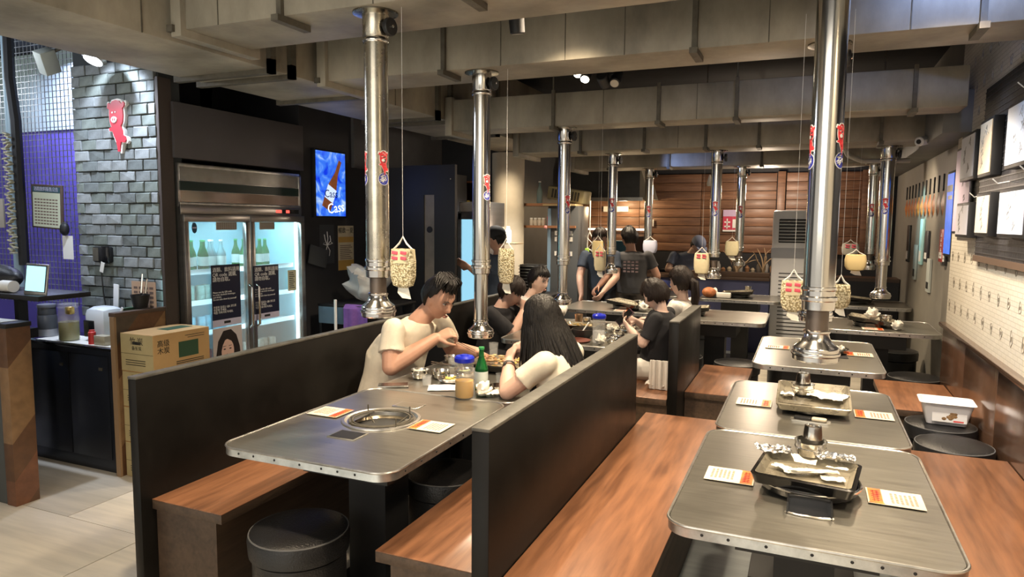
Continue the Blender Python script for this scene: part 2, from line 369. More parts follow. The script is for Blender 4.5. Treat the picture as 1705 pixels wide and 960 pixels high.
# black ceiling pipes and conduits, seen between the ducts
for lab, p, r in (('slim black ceiling pipe sloping between second and third duct', [(.0, 4.7, 2.75), (.75, 4.2, 2.62)], .035), ('grey pipe along the ceiling over the middle tables', [(-2.6, 4.45, 2.85), (-.9, 4.1, 2.9), (.9, 4.1, 2.85)], .03),
                  ('pale insulated pipe near the rear right ceiling corner', [(-.2, 9.2, 2.32), (.45, 8.9, 2.28), (.78, 8.0, 2.26)], .03), ('white bent pipe hanging beside the rear right exhaust', [(.25, 6.95, 2.3), (.3, 7.0, 2.22), (.42, 7.05, 2.17), (.8, 7.1, 2.17)], .022)):
    tag(MB().tube(p, r, 10).build('ceiling_pipe', m_flange if 'pale' not in lab and 'white' not in lab else mat('pale_pipe', (.45, .43, .38), .6)), lab, 'pipe')
# ======================= EXHAUST PIPES =======================
def pig_poly(s):
    # outline of the seated red pig emblem, unit height ~1, centred
    P = [((X-702)/330, (620-Y)/330) for X, Y in ((700,462),(730,468),(750,488),(768,474),(778,486),(774,504),(758,515),(763,560),(755,600),(738,625),(750,650),(752,680),(775,690),(783,712),(767,728),(735,722),(727,745),(722,782),(705,784),(700,745),(690,715),(672,680),(662,655),(635,652),(630,636),(655,626),(643,600),(638,560),(640,520),(622,508),(626,482),(638,476),(652,486),(668,468))]
    return [(x*s, y*s) for x, y in P]
    P = [(-.02, .5), (.10, .47), (.16, .43), (.25, .44), (.27, .36), (.20, .33), (.21, .15), (.17, .05), (.10, 0), (.13, -.08), (.17, -.15), (.26, -.17), (.28, -.24), (.20, -.29), (.11, -.27), (.07, -.36), (.06, -.48), (0, -.5), (-.04, -.46), (-.06, -.32), (-.12, -.18), (-.16, -.08), (-.25, -.06), (-.27, -.01), (-.22, .05), (-.16, .04), (-.19, .12), (-.2, .32), (-.28, .36), (-.26, .43), (-.16, .43), (-.10, .48)]
    return [(x*s, y*s) for x, y in P]
def curved_sticker(poly, r, a0, z0, name, m, parent, off):
    """a flat outline wrapped on a pipe of radius r around angle a0"""
    bm = bmesh.new(); vs = [bm.verts.new((x, y, 0)) for x, y in poly]; bm.faces.new(vs)
    bmesh.ops.triangulate(bm, faces=bm.faces[:]); bmesh.ops.subdivide_edges(bm, edges=bm.edges[:], cuts=2)
    for v in bm.verts:
        a = a0+v.co.x/r; z = z0+v.co.y; v.co = Vector(((r+off)*math.cos(a), (r+off)*math.sin(a), z))
    bm.normal_update(); me = bpy.data.meshes.new(name); bm.to_mesh(me); bm.free(); me.materials.append(m)
    o = bpy.data.objects.new(name, me); C.objects.link(o); o.parent = parent; return o
def wrap_text(s, size, r, a0, z0, m, parent, off):
    o = txt('lettering', s, size, m, parent, ext=0); o.location = (0, 0, 0); o.rotation_euler = (0, 0, 0)
    bm = bmesh.new(); bm.from_mesh(o.data)
    for v in bm.verts:
        a = a0+v.co.x/r; v.co = Vector(((r+off)*math.cos(a), (r+off)*math.sin(a), z0+v.co.y))
    bm.to_mesh(o.data); bm.free(); return o
def ell(a, b, n=20): return [(a*math.cos(2*PI*i/n), b*math.sin(2*PI*i/n)) for i in range(n)]
m_stred = mat('sticker_red', (.72, .05, .06), .4); m_stblue = mat('sticker_blue', (.03, .04, .34), .4)
def exhaust(label, x, y, ztop, zbot, code, ang, zst=1.78, D=.0485, weathered=False, ext=.0, long2=.0, dampdir=0.35, st=(0,)):
    """ceiling flange, upper sleeve with damper wheel, main tube, slip joint, inner tube, bell hood"""
    t = thing('exhaust_pipe', label, 'exhaust pipe', (x, y, zbot)); H = ztop-zbot; mp = m_pipew if weathered else m_pipe
    MB().lathe([(D*1.9, H-.006), (D*1.9, H), (D*1.1, H)], 28).lathe([(D*1.13, H-.012), (D*1.9, H-.006), (D*1.9, H)], 28).build('ceiling_flange', m_pipew, t)
    MB().lathe([(D*1.05, H-.10), (D*1.1, H-.095), (D*1.1, H)], 28).build('upper_sleeve', mp, t)
    MB().lathe([(D*1.06, -.012), (D*1.13, -.006), (D*1.13, 0), (D*1.06, .006)], 28, (0, 0, H-.11)).build('collar', m_pipe, t)
    j = .215+ext
    MB().lathe([(D, j), (D, H-.1)], 32).build('main_tube', mp, t)
    MB().lathe([(D, .03), (D*1.1, .028), (D*1.1, .02), (D*1.03, .016), (D*1.03, 0), (D*1.17, -.004), (D*1.17, -.014), (D*1.05, -.018), (D*1.03, -.045), (D*.8, -.05)], 32, (0, 0, j)).build('slip_joint', m_chrome, t)
    if ext > .05: MB().lathe([(D*.78, .1), (D*.78, j-.03)], 28).build('inner_tube', mp, t)
    MB().lathe([(D*.72, .075), (D*.72, .165 if ext < .05 else .15)], 28).build('inner_neck', mat('dark_neck', (.16, .13, .11), .4, .8), t)
    MB().lathe([(D*.95, 0), (D*1.36, .0), (D*1.46, .005), (D*1.46, .018), (D*1.54, .020), (D*1.56, .025), (D*1.54, .030), (D*1.44, .032), (D*1.46, .042), (D*1.40, .048), (D*1.0, .064), (D*.84, .078), (D*.78, .09), (D*.86, .094), (D*.86, .1), (D*.7, .104)], 36).build('hood', m_chrome, t)
    MB().lathe([(D*.9, .002), (D*1.2, .001)], 28, cap=False).lathe([(D*.2, .012), (D*.9, .012)], 20, cap=True).build('grease_filter', m_flange, t)
    a = dampdir; dm = thing_part('damper', t)
    Mx = Matrix.Translation((D*1.0*math.cos(a), D*1.0*math.sin(a), H-.065)) @ Matrix.Rotation(a, 4, 'Z') @ Matrix.Rotation(PI/2, 4, 'Y')
    mb = MB().lathe([(.012, 0), (.012, .018), (.034, .018), (.036, .022), (.036, .034), (.034, .038), (.01, .038)], 22, M=Mx)
    mb.build('damper_wheel', m_blk, dm)
    MB().lathe([(.006, .038), (.006, .046), (.002, .048)], 10, M=Mx).build('damper_knob', m_chrome, dm)
    for k, aa in enumerate(st):
        A = ang+aa; s = .098
        curved_sticker([(px*1.12, py*1.1) for px, py in pig_poly(s)], D, A, zst-zbot+.035, 'sticker_outline', m_wht, t, .0004)
        curved_sticker(pig_poly(s), D, A, zst-zbot+.035, 'pig_sticker', m_stred, t, .0008)
        curved_sticker([(px-.004, py) for px, py in ell(.0075, .006, 12)], D, A, zst-zbot+.046, 'pig_snout', m_wht, t, .0012)
        curved_sticker(ell(.026, .026), D, A, zst-zbot-.03, 'badge_outline', m_wht, t, .0006)
        curved_sticker(ell(.0235, .0235), D, A, zst-zbot-.03, 'number_badge', m_stblue, t, .001)
        wrap_text(code, .026, D, A, zst-zbot-.03, m_wht, t, .0015)
    return t
def thing_part(name, t):
    # a part that is an empty-free holder: tiny stub mesh joining pipe and wheel
    return MB().cbox((0, 0, 0), (.0001, .0001, .0001)).build(name, m_blk, t) if False else t
cam_ang = lambda x, y: math.atan2(-y, -x)
exhaust('large worn exhaust pipe marked B5 above the nearest left table', -1.66, 2.45, 2.44, 1.195, 'B5', cam_ang(-1.66, 2.45)+.62, 1.80, weathered=True, st=(0, -2.05), dampdir=-.15, ext=.0)
exhaust('exhaust pipe marked B6 lowered over the couple eating', -1.66, 3.45, 2.40, .955, 'B6', cam_ang(-1.66, 3.45)+.75, 1.77, ext=.19, dampdir=-.15)
exhaust('exhaust pipe marked B7 over the second occupied table', -1.73, 5.05, 2.31, .965, 'B7', cam_ang(-1.73, 5.05)+.7, 1.72, ext=.14, dampdir=-.1)
exhaust('very large shiny exhaust pipe nearest the camera on the right', .04, 2.45, 2.44, 1.155, 'C4', cam_ang(.04, 2.45)+1.1, 1.83, st=(0, -2.35), dampdir=.2)
exhaust('exhaust pipe hidden behind the large right one, over the second right table', .05, 3.47, 2.40, 1.155, 'C5', cam_ang(.05, 3.45)+.2, 1.8, dampdir=.1)
exhaust('exhaust pipe behind the two right ones, over the third right table', .07, 5.02, 2.31, 1.10, 'C6', cam_ang(.05, 5.0)+.2, 1.8, dampdir=.1)
exhaust('exhaust pipe marked C1 in front of the cooks by the wood wall', -1.78, 6.66, 2.265, 1.10, 'C1', cam_ang(-1.78, 6.66)-.1, 1.755, ext=.02, D=.045, dampdir=-.1)
exhaust('exhaust pipe marked C2 in the centre rear before the poster', -.80, 6.66, 2.265, 1.09, 'C2', cam_ang(-.8, 6.7)-.05, 1.72, ext=.03, dampdir=-.05)
exhaust('exhaust pipe marked C8 at the rear right near the wall', .60, 6.75, 2.265, .965, 'C8', cam_ang(.6, 6.6)-.05, 1.745, ext=.12, D=.055, dampdir=.1)
exhaust('rear exhaust pipe marked C3 left of the man in a cap', -1.77, 8.3, 2.24, 1.075, 'C3', cam_ang(-1.77, 8.3), 1.72, ext=.02, dampdir=0)
exhaust('rear exhaust pipe right of the wall poster, by the pale hanging bag', -.72, 8.3, 2.24, 1.12, 'C9', cam_ang(-.72, 8.3), 1.72, ext=.0, dampdir=0)
exhaust('rear exhaust pipe marked C7 half hidden beside C8', .61, 8.3, 2.24, 1.12, 'C7', cam_ang(.61, 8.3), 1.74, ext=.0, D=.045, dampdir=0)
# ======================= BOOTHS =======================
def partition(label, x0, x1, y0, y1, h=.97):
    t = thing('booth_partition', label, 'partition', ((x0+x1)/2, (y0+y1)/2, 0)); w = (x1-x0)/2; d = (y1-y0)/2
    MB().box(-w, w, -d, d, 0, h-.012, .003).build('panel', m_black, t)
    MB().box(-w-.001, w+.001, -d-.001, d+.001, h-.012, h, .003).build('top_edge', m_edge, t)
    return t
partition('black laminate partition behind the leftmost bench, beside the cartons', -2.485, -2.44, 1.90, 4.12)
partition('black laminate partition between the centre benches, nearest the camera', -.925, -.865, 1.86, 3.86)
partition('short dark partition behind the woman in black with a phone', -.80, -.735, 4.47, 5.45)
partition('black partition behind the bench of the man in black at the second table', -2.50, -2.455, 4.55, 6.0)
def bench(label, x0, x1, y0, y1, over, h=.45):
    """seat board on a dark wood box; over = which side the seat overhangs (+1 / -1)"""
    t = thing('booth_bench', label, 'bench', ((x0+x1)/2, (y0+y1)/2, 0)); w = (x1-x0)/2; d = (y1-y0)/2
    MB().box(-w, w, -d, d, h-.004, h, .0015).build('seat', m_seat, t)
    MB().box(-w, w, -d, d, h-.042, h-.004, .002).build('seat_edge', m_bdark, t)
    a, b = (-w, w-.05) if over > 0 else (-w+.05, w)
    MB().box(a, b, -d+.02, d-.02, 0, h-.042).build('base', m_bdark, t)
    return t
bench('wooden bench along the leftmost partition, its near end facing us', -2.438, -2.06, 1.95, 3.95, 1)
bench('wooden bench left of the centre partition, where the long-haired woman sits', -1.345, -.928, 1.95, 3.86, -1)
bench('long wooden bench right of the centre partition, empty', -.862, -.42, .3, 4.12, 1)
bench('empty wooden bench right of the short dark partition', -.732, -.36, 4.75, 5.75, 1)
bench('wooden bench under the woman in black with a phone', -1.2, -.803, 4.47, 5.9, -1)
bench('wooden bench of the pair at the second table, by the rear partition', -2.452, -2.06, 4.75, 5.95, 1)
bench('long wooden bench at the right wall beside the nearest table', .43, .95, .6, 3.99, -1)
bench('wooden bench at the right wall behind the black stools', .50, .95, 4.86, 5.75, -1)
# ======================= TABLES =======================
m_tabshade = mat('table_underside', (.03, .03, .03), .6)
def table(label, cx, cy, w, d, burner=None, ash=(), h=.75, legs=True):
    t = thing('grill_table', label, 'table', (cx, cy, 0))
    out = rrect(w, d, .07, 8); N = len(out)
    if burner:
        bx, by, br = burner[0]-cx, burner[1]-cy, burner[2]
        vs = [(x, y, h) for x, y in out]; ring = []
        for x, y in out:
            a = math.atan2(y-by, x-bx); ring.append((bx+br*math.cos(a), by+br*math.sin(a), h))
        # densify: add intermediate ring for clean shading
        vs += ring; fs = [(i, (i+1) % N, N+(i+1) % N, N+i) for i in range(N)]
        vs2 = [(x, y, h-.03) for x, y, _ in vs[:N]]; base = len(vs); vs += [(x, y, h-.03) for x, y in out]
        fs += [(i, base+i, base+(i+1) % N, (i+1) % N) for i in range(N)]
        MB().add(vs, fs).build('tabletop', m_steel, t)
        S = 32
        MB().lathe([(br+.022, h+.001), (br+.02, h+.006), (br+.008, h+.007), (br, h+.001), (br-.012, h-.004), (br-.014, h-.02)], S, (bx, by, 0), cap=False).build('burner_rim', m_trim, t)
        MB().lathe([(br+.03, h-.002), (br-.013, h-.018), (br-.03, h-.05), (br-.07, h-.075), (.035, h-.08), (.035, h-.1), (.001, h-.1)], S, (bx, by, 0), cap=False).build('burner_bowl', mat('fat_stained_steel', (.62, .52, .36), .25, .8, noise=.4, scale=14), t)
        MB().lathe([(.05, h-.078), (.05, h-.06), (.036, h-.055), (.02, h-.06)], 24, (bx, by, 0)).build('burner_head', m_blk, t)
        g = MB(); rr = br-.012
        for q in (rr, rr-.014): g.tube([(bx+q*math.cos(2*PI*i/32), by+q*math.sin(2*PI*i/32), h+.006) for i in range(32)], .003, 6, True)
        for k in range(4):
            a = PI/4+.25+k*PI/2; px, py = bx+(rr)*math.cos(a), by+rr*math.sin(a)
            g.tube([(px, py, h-.01), (px, py, h+.035)], .003, 6); g.tube([(px, py, h), (bx+.04*math.cos(a), by+.04*math.sin(a), h-.05)], .0028, 6)
        g.build('pot_support', m_flange, t)
    else:
        MB().prism([(x, y) for x, y in out], h-.03, h).build('tabletop', m_steel, t)
    rim = MB(); o2 = rrect(w+.012, d+.012, .075, 8)
    rim.tube([(x, y, h-.001) for x, y in o2], .0045, 6, True)
    vs = [(x, y, z) for z in (h-.032, h-.001) for x, y in o2]; n2 = len(o2)
    rim.add(vs, [(i, (i+1) % n2, n2+(i+1) % n2, n2+i) for i in range(n2)]); rim.build('edge_band', m_trim, t)
    sc_ = MB()
    k = 0
    for i in range(int(w/.09)):
        x = -w/2+.1+i*.09+.02*math.sin(i*5)
        if x < w/2-.08: sc_.sph((x, -d/2-.006, h-.017), (.0045, .003, .0045), 8, 6); 
    for i in range(int(d/.11)):
        y = -d/2+.1+i*.11
        if y < d/2-.08:
            for s in (-1, 1): sc_.sph((s*(w/2+.006), y, h-.017), (.003, .0045, .0045), 8, 6)
    sc_.build('edge_screws', m_blk, t, kind='stuff')
    for (ax, ay, aw, ad, op) in ash:
        ax -= cx; ay -= cy
        MB().box(ax-aw/2, ax+aw/2, ay-ad/2, ay+ad/2, h, h+.003, .001).build('ash_door_frame', m_trim, t)
        MB().box(ax-aw/2+.008, ax+aw/2-.008, ay-ad/2+.008, ay+ad/2-.008, h+.0015, h+.004).build('ash_opening' if op else 'ash_door', m_blk if op else m_steel, t)
    if legs:
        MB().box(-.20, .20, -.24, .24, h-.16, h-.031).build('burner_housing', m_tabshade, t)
        MB().box(-.09, .09, -.09, .09, .03, h-.16).build('pedestal', m_blk, t)
        MB().box(-.22, .22, -.28, .28, 0, .03, .005).build('foot_plate', m_blk, t)
    return t
table('grey steel grill table nearest on the left, with open round burner', -1.635, 2.405, .75, 1.0, (-1.65, 2.45, .148), ((-1.645, 2.205, .13, .10, True), (-1.66, 2.69, .13, .09, False)))
table('steel grill table full of dishes between the man and long-haired woman', -1.62, 3.42, .77, .99)
table('steel grill table nearest the camera on the right, with black burner tray', .035, 2.415, .74, .985)
table('second steel table on the right, with tilted pan and small clicker', .04, 3.42, .72, .95)
table('third steel table on the right, beneath the bell hood of the shiny pipe', .085, 4.98, .72, 1.13)
table('crowded steel table of the rear left pair and the two women', -1.62, 5.15, .84, 1.2)
table('steel table in front of the standing cooks, with a tilted tray', -1.78, 6.82, .92, .74)
table('rear central steel table behind the short partition', -.75, 6.6, .88, .80)
table('rear right steel table with a tilted grill tray, near the taupe wall', .57, 6.56, .84, .78)
table('backmost steel table in the centre under the dark blue counter', -.68, 8.38, .86, .68)
table('backmost steel table at the right corner', .63, 8.38, .76, .72)
table('backmost steel table at the left, behind the cooks', -1.78, 8.45, .84, .72)
# ======================= STOOLS =======================
def stool(label, x, y, h=.45, group=None):
    t = thing('round_stool', label, 'stool', (x, y, 0), group=group)
    MB().lathe([(.165, 0), (.172, .01), (.172, h-.10), (.165, h-.095)], 36).build('drum', m_leather, t)
    MB().lathe([(.172, h-.095), (.184, h-.088), (.188, h-.03), (.18, h-.01), (.165, h-.002), (.10, h+.004), (.02, h+.006)], 40).build('cushion', m_leather, t)
    MB().tube([(.181*math.cos(2*PI*i/48), .181*math.sin(2*PI*i/48), h-.012) for i in range(48)], .0035, 6, True).build('piping', mat('worn_piping', (.10, .10, .10), .5), t)
    return t
stool('black round stool under the front end of the nearest left table', -1.72, 2.0)
stool('black round stool deep under the nearest left table, right of the other', -1.50, 2.75)
stool('black round stool at the right wall, nearer one with empty top', .765, 4.225)
stool('black round stool at the right wall carrying a white plastic tub', .765, 4.64)
for lab, x, y in (('low black stool left of the third right table, by the grey air conditioner', -.50, 6.0), ('black stool behind the short partition, leftmost of the rear group', -.98, 6.1), ('black stool under the rear right table by the taupe wall', .80, 6.02),
                  ('black stool right of the rear central table', -.12, 6.75), ('black stool near the foot of the air conditioner', -.1, 7.3), ('black stool behind the rear right table', .80, 7.25), ('black stool beside the backmost centre table', -.95, 7.75)): stool(lab, x, y)
# ======================= PLACE CARDS =======================
def card(label, x, y, rz, z=.7545):
    t = thing('menu_card', label, 'card', (x, y, z), rz, group='laminated cards on the grill tables')
    t.scale = (1, 1.32, 1)
    MB().box(-.078, .078, -.05, .05, 0, .0012).build('sheet', mat('card_cream', (.80, .72, .58), .35, coat=.3), t)
    MB().box(.033, .076, -.0485, .0485, .0012, .0018).build('red_band', mat('card_red', (.75, .08, .04), .35, noise=.4, scale=30, col2=(.85, .30, .05)), t)
    mb = MB(); r = random.Random(4)
    for i in range(11): mb.box(.031, .036, -.046+i*.0085, -.042+i*.0085, .0018, .0022); mb.box(.0735, .077, -.046+i*.0085, -.042+i*.0085, .0018, .0022)
    mb.build('dotted_border', m_wht, t, kind='stuff')
    mb = MB()
    for row in range(6):
        x0 = -.06+row*.013; y0 = -.034+r.uniform(0, .01); y = y0
        while y < .034:
            l = r.uniform(.003, .008); mb.box(x0, x0+.007, y, y+l*.6, .0012, .0017); y += l+.0015
    mb.build('small_print', mat('card_ink', (.55, .12, .08), .6), t, kind='stuff')
    mb = MB()
    for y in (-.03, -.018, -.006, .007, .02, .032):
        mb.box(.043, .066, y-.0035, y-.001, .0018, .0023).box(.047, .051, y-.005, y+.003, .0018, .0023).box(.058, .061, y-.005, y+.003, .0018, .0023)
    mb.build('band_lettering', mat('band_ink', (.28, .01, .02), .5), t, kind='stuff')
    return t
card('red and cream card left of the burner on the nearest left table', -1.91, 2.44, 0)
card('red and cream card right of the burner on the nearest left table', -1.40, 2.44, PI)
card('red and cream card on the left of the nearest right table', -.205, 2.37, 0)
card('red and cream card on the right of the nearest right table', .285, 2.375, PI)
card('red and cream card on the left of the second right table', -.20, 3.42, 0)
card('red and cream card on the right of the second right table', .305, 3.41, PI)
card('red and cream card left of the hood on the third right table', -.16, 5.06, 0)
card('red and cream card right of the hood on the third right table', .345, 5.0, PI)
card('card lying on the table before the cooks', -1.62, 6.52, .1)
card('card lying on the rear right table below its tray', .52, 6.30, 0)
# ======================= GRILL PANS =======================
m_pan = mat('pan_black', (.02, .019, .018), .22, .6, coat=.3); m_panin = mat('pan_greased', (.42, .38, .29), .28, .4, noise=.45, scale=10, rvar=.1)
def pan(label, loc, w, d, rot=(0, 0, 0), inner=True):
    t = thing('grill_pan', label, 'pan', loc); t.rotation_euler = rot
    a = rrect(w, d, .02, 4); b = rrect(w-.02, d-.02, .014, 4); c = rrect(w-.06, d-.06, .012, 4); n = len(a)
    vs = [(x, y, .030) for x, y in a]+[(x, y, .032) for x, y in b]+[(x, y, .012) for x, y in c]+[(x*.93, y*.93, .0) for x, y in a]
    q = lambda o1, o2: [(o1+i, o1+(i+1) % n, o2+(i+1) % n, o2+i) for i in range(n)]
    MB().add(vs, q(0, n)+q(n, 2*n)+q(3*n, 0)+[tuple(range(3*n+n-1, 3*n-1, -1))]+[tuple(range(2*n, 3*n))]).build('pan_body', m_pan if inner else m_panin, t)
    MB().add([(x*.985, y*.985, .0335) for x, y in b]+[(x*.99, y*.99, .0135) for x, y in c], q(0, n)+[tuple(range(n, 2*n))]).build('cooking_surface', m_panin, t)
    return t
pan('black rectangular grill pan holding paper strips, nearest right table', (.03, 2.335, .795), .30, .25, (math.radians(2), 0, -.14))
pan('shiny grill pan tilted up at the back, second right table', (.055, 3.40, .795), .31, .30, (math.radians(9), 0, 0), False)
tr = [('long tilted tray on the table before the cooks', (-1.62, 6.70, .79), .36, .26, (0, math.radians(6), -.3)), ('tilted tray with bowl on the rear right table', (.52, 6.5, .79), .36, .27, (0, math.radians(6), -.15)),
      ('tray on the rear central table next to the ponytail', (-.98, 6.55, .79), .36, .26, (0, math.radians(-4), .1)), ('tray on the backmost centre table', (-.72, 8.35, .79), .36, .26, (0, math.radians(-4), .0)), ('tray on the backmost right table', (.48, 8.3, .79), .36, .26, (0, math.radians(5), 0)),
      ('pale tray on the backmost left table', (-1.62, 8.3, .79), .3, .24, (0, 0, 0))]
for lab, l, w, d, r in tr:
    pan(lab, l, w, d, r)
# stands that carry the pans
def ringstand(label, x, y, z0, z1, r):
    o = MB()
    for zz in (z0+.004, z1): o.tube([(r*math.cos(2*PI*i/32), r*math.sin(2*PI*i/32), zz) for i in range(32)], .0035, 6, True)
    for k in range(4): a = PI/4+k*PI/2; o.tube([(r*math.cos(a), r*math.sin(a), z0+.004), (r*math.cos(a), r*math.sin(a), z1)], .0035, 6)
    return tag(o.build('ring_stand', m_flange), label, 'stand', loc=(x, y, 0))
t = thing('burner_tray', 'gloss black round burner tray under the pan, nearest right table', 'burner', (.035, 2.36, .7505))
MB().lathe([(.125, 0), (.145, .012), (.152, .034), (.147, .036), (.137, .016), (.06, .008)], 40).build('tray_bowl', m_blkg, t)
MB().tube([(.155*math.cos(2*PI*i/40), .155*math.sin(2*PI*i/40), .036) for i in range(40)], .004, 8, True).build('wire_ring', m_chrome, t)
t2 = thing('ash_drawer', 'black ash drawer pulled up in front of the burner, nearest right table', 'drawer', (.04, 2.165, .7505))
MB().box(-.062, .062, -.035, .035, 0, .004).box(-.062, -.057, -.035, .035, 0, .035).box(.057, .062, -.035, .035, 0, .035).box(-.062, .062, .03, .035, 0, .035).build('drawer_box', m_blkg, t2)
MB().tube([(-.066, -.03, .003), (-.03, -.041, .003), (.03, -.041, .003), (.066, -.03, .003)], .0035, 6).build('drawer_lip', m_chrome, t2)
for lab, x, y, z in (('flat black burner tray under the tilted pan, second right table', .05, 3.43, .7505), ('flat black burner cloth tray beneath the bell hood, third right table', .13, 5.02, .7505)):
    tag(MB().lathe([(.13, 0), (.15, .01), (.155, .03), (.145, .03), (.13, .012)], 32).build('burner_tray', m_blkg), lab, 'burner', loc=(x, y, z))
for k, (x, y) in enumerate(((-1.62, 6.70), (.52, 6.5), (-.98, 6.55), (-.72, 8.35), (.48, 8.3), (-1.62, 8.3))):
    nm = ('before the cooks', 'on the rear right table', 'on the rear central table', 'on the backmost centre table', 'on the backmost right table', 'on the backmost left table')[k]
    tag(MB().lathe([(.12, 0), (.135, .008), (.14, .036), (.13, .036), (.12, .01)], 28).build('burner_tray', m_blkg), 'round black burner tray under the pan '+nm, 'burner', loc=(x, y, .7505))
# crumpled paper, foil, bowls, cups
m_nap = mat('napkin_paper', (.85, .83, .74), .8); m_foil = mat('foil', (.78, .78, .78), .22, 1.)
def crumple(seed, w, d, h, n=14, fold=0.):
    r = random.Random(seed); from mathutils import noise as nz
    vs = []; fs = []
    for j in range(n+1):
        for i in range(n+1):
            u = i/n-.5; v = j/n-.5
            p = Vector((u*3.1+seed, v*3.1, seed*.3))
            zz = h*(.5+.5*nz.noise(p*1.4))+h*.5*abs(nz.noise(p*3.2)); e = 1-.25*abs(nz.noise(Vector((seed, math.atan2(v, u)*1.2, 3))))
            vs.append((u*w*e, v*d*e+fold*u*u, max(.001, zz)))
    for j in range(n):
        for i in range(n): a = j*(n+1)+i; fs.append((a, a+1, a+n+2, a+n+1))
    return MB().add(vs, fs)
def wad(seed, r_):
    from mathutils import noise as nz
    mb = MB().sph((0, 0, r_*.75), r_, 22, 16); mb.v = [tuple(Vector(v)*(1+.55*nz.noise(Vector(v)*(2.2/r_)+Vector((seed, 0, 0))))) for v in mb.v]
    zmin = min(v[2] for v in mb.v); mb.v = [(x, y, (z-zmin)*.9) for x, y, z in mb.v]; return mb
tag(crumple(3, .14, .03, .012).build('paper_strip', m_nap, smooth=50), 'torn paper strip lying across the pan, nearest right table', 'paper', loc=(.03, 2.325, .8125), rz=.45)
tag(crumple(5, .15, .026, .014).build('paper_strip', m_nap, smooth=50), 'long white chopstick wrapper pointing right in the nearest pan', 'paper', loc=(.05, 2.31, .822), rz=.22)
tag(crumple(9, .08, .035, .012).build('paper_strip', m_nap, smooth=50), 'small curled wrapper at the left of the nearest pan', 'paper', loc=(-.035, 2.33, .8145), rz=-.5)
tag(crumple(12, .07, .04, .008).build('paper_strip', m_nap, smooth=50), 'square napkin piece at the right of the nearest pan', 'paper', loc=(.105, 2.295, .8135), rz=.1)
tag(crumple(14, .12, .08, .02, 18).build('foil_sheet', m_foil, smooth=20), 'crumpled aluminium foil left behind the steel bowl, nearest right table', 'foil', loc=(-.075, 2.455, .829), rz=.15)
tag(crumple(15, .12, .05, .03, 18).build('foil_sheet', m_foil, smooth=20), 'crumpled foil right of the steel bowl, nearest right table', 'foil', loc=(.115, 2.43, .828), rz=-.1)
m_bowl = mat('steel_bowl', (.68, .66, .62), .16, 1.)
def bowl(label, x, y, z, r=.055, h=.04, rx=0, group=None, m=None, ring=True):
    t = thing('steel_bowl', label, 'bowl', (x, y, z), group=group); t.rotation_euler = (rx, 0, 0)
    MB().lathe([(r*.55, 0), (r*.85, .006), (r*.97, h*.5), (r, h), (r*1.03, h), (r*1.0, h*.98), (r*.93, h*.5), (r*.78, .01), (.001, .006)], 28).build('bowl_body', m or m_bowl, t)
    if ring: MB().tube([(r*.985*math.cos(2*PI*i/28), r*.985*math.sin(2*PI*i/28), h*.6) for i in range(28)], .0016, 6, True).build('bowl_ring', m_chrome, t)
    return t
def cup(label, x, y, z, r=.034, h=.062, inv=True, group=None, m=None):
    t = thing('steel_cup', label, 'cup', (x, y, z), group=group)
    p = [(r, 0), (r*1.02, .002), (r*.78, h), (r*.70, h+.001), (r*.68, h-.004)] if inv else [(r*.75, 0), (r, h), (r*.95, h), (r*.7, .004), (.001, .003)]
    MB().lathe(p, 26, cap=inv).build('cup_body', m or m_bowl, t); return t
bowl('steel bowl standing on the back of the nearest right pan', .04, 2.475, .827, .05, .052, .03)
cup('upturned grey steel cup in the bowl on the nearest right pan', .045, 2.48, .866)
bowl('steel bowl in the tilted pan of the second right table', .01, 3.425, .815, .05, .05)
cup('upturned steel cup in the bowl of the tilted pan', .01, 3.425, .853)
tag(crumple(22, .16, .12, .022, 18).build('napkin', m_nap, smooth=50), 'pile of white napkins on the right of the tilted pan', 'napkin', loc=(.115, 3.38, .817), rz=-.3)
tag(crumple(25, .06, .05, .02).build('napkin', m_nap, smooth=50), 'small napkin at the left edge of the tilted pan', 'napkin', loc=(-.055, 3.37, .812))
t = thing('clicker_tray', 'thin silver tray with a clicker and pebble before the tilted pan', 'tray', (.045, 3.19, .7505), -.12)
MB().prism(rrect(.16, .05, .01, 4), 0, .008).build('tray_base', m_trim, t); MB().cbox((-.03, 0, .014), (.07, .03, .012), .004).build('dark_clicker', m_blk, t); MB().cbox((.035, 0, .015), (.06, .034, .014), .006).build('pale_block', mat('beige_block', (.55, .48, .36), .6), t)
tag(MB().cbox((0, 0, .002), (.19, .17, .003)).build('black_cloth', m_blk), 'square black cloth under the bell hood, third right table', 'cloth', loc=(.17, 4.90, .7505), rz=.1)
tag(wad(4, .024).build('napkin', m_nap, smooth=50), 'small white napkin wad beside the bell hood', 'napkin', loc=(.235, 5.06, .7505))
# white tub on the stool
t = thing('plastic_tub', 'white plastic tub with food picture on the black stool', 'tub', (.785, 4.63, .4575), -.05)
a = rrect(.20, .15, .02, 4); b = rrect(.26, .20, .025, 4); n = len(a); c = rrect(.285, .225, .03, 4)
vs = [(x, y, 0) for x, y in a]+[(x, y, .125) for x, y in b]+[(x, y, .127) for x, y in c]+[(x, y, .120) for x, y in b]+[(x*.97, y*.97, .006) for x, y in a]
q = lambda o1, o2: [(o1+i, o1+(i+1) % n, o2+(i+1) % n, o2+i) for i in range(n)]
MB().add(vs, q(0, n)+q(n, 2*n)+q(2*n, 3*n)+q(3*n, 4*n)+[tuple(range(n-1, -1, -1)), tuple(range(4*n, 5*n))]).build('tub_body', mat('tub_white', (.78, .78, .8), .3), t)
Mx = Matrix.Translation((0.01, -.0915, .06)) @ Matrix.Rotation(math.radians(-13), 4, 'X')
MB().box(-.085, .085, -.0012, 0, -.038, .036, M=Mx).build('tub_label', mat('label_cream', (.75, .74, .72), .4), t)
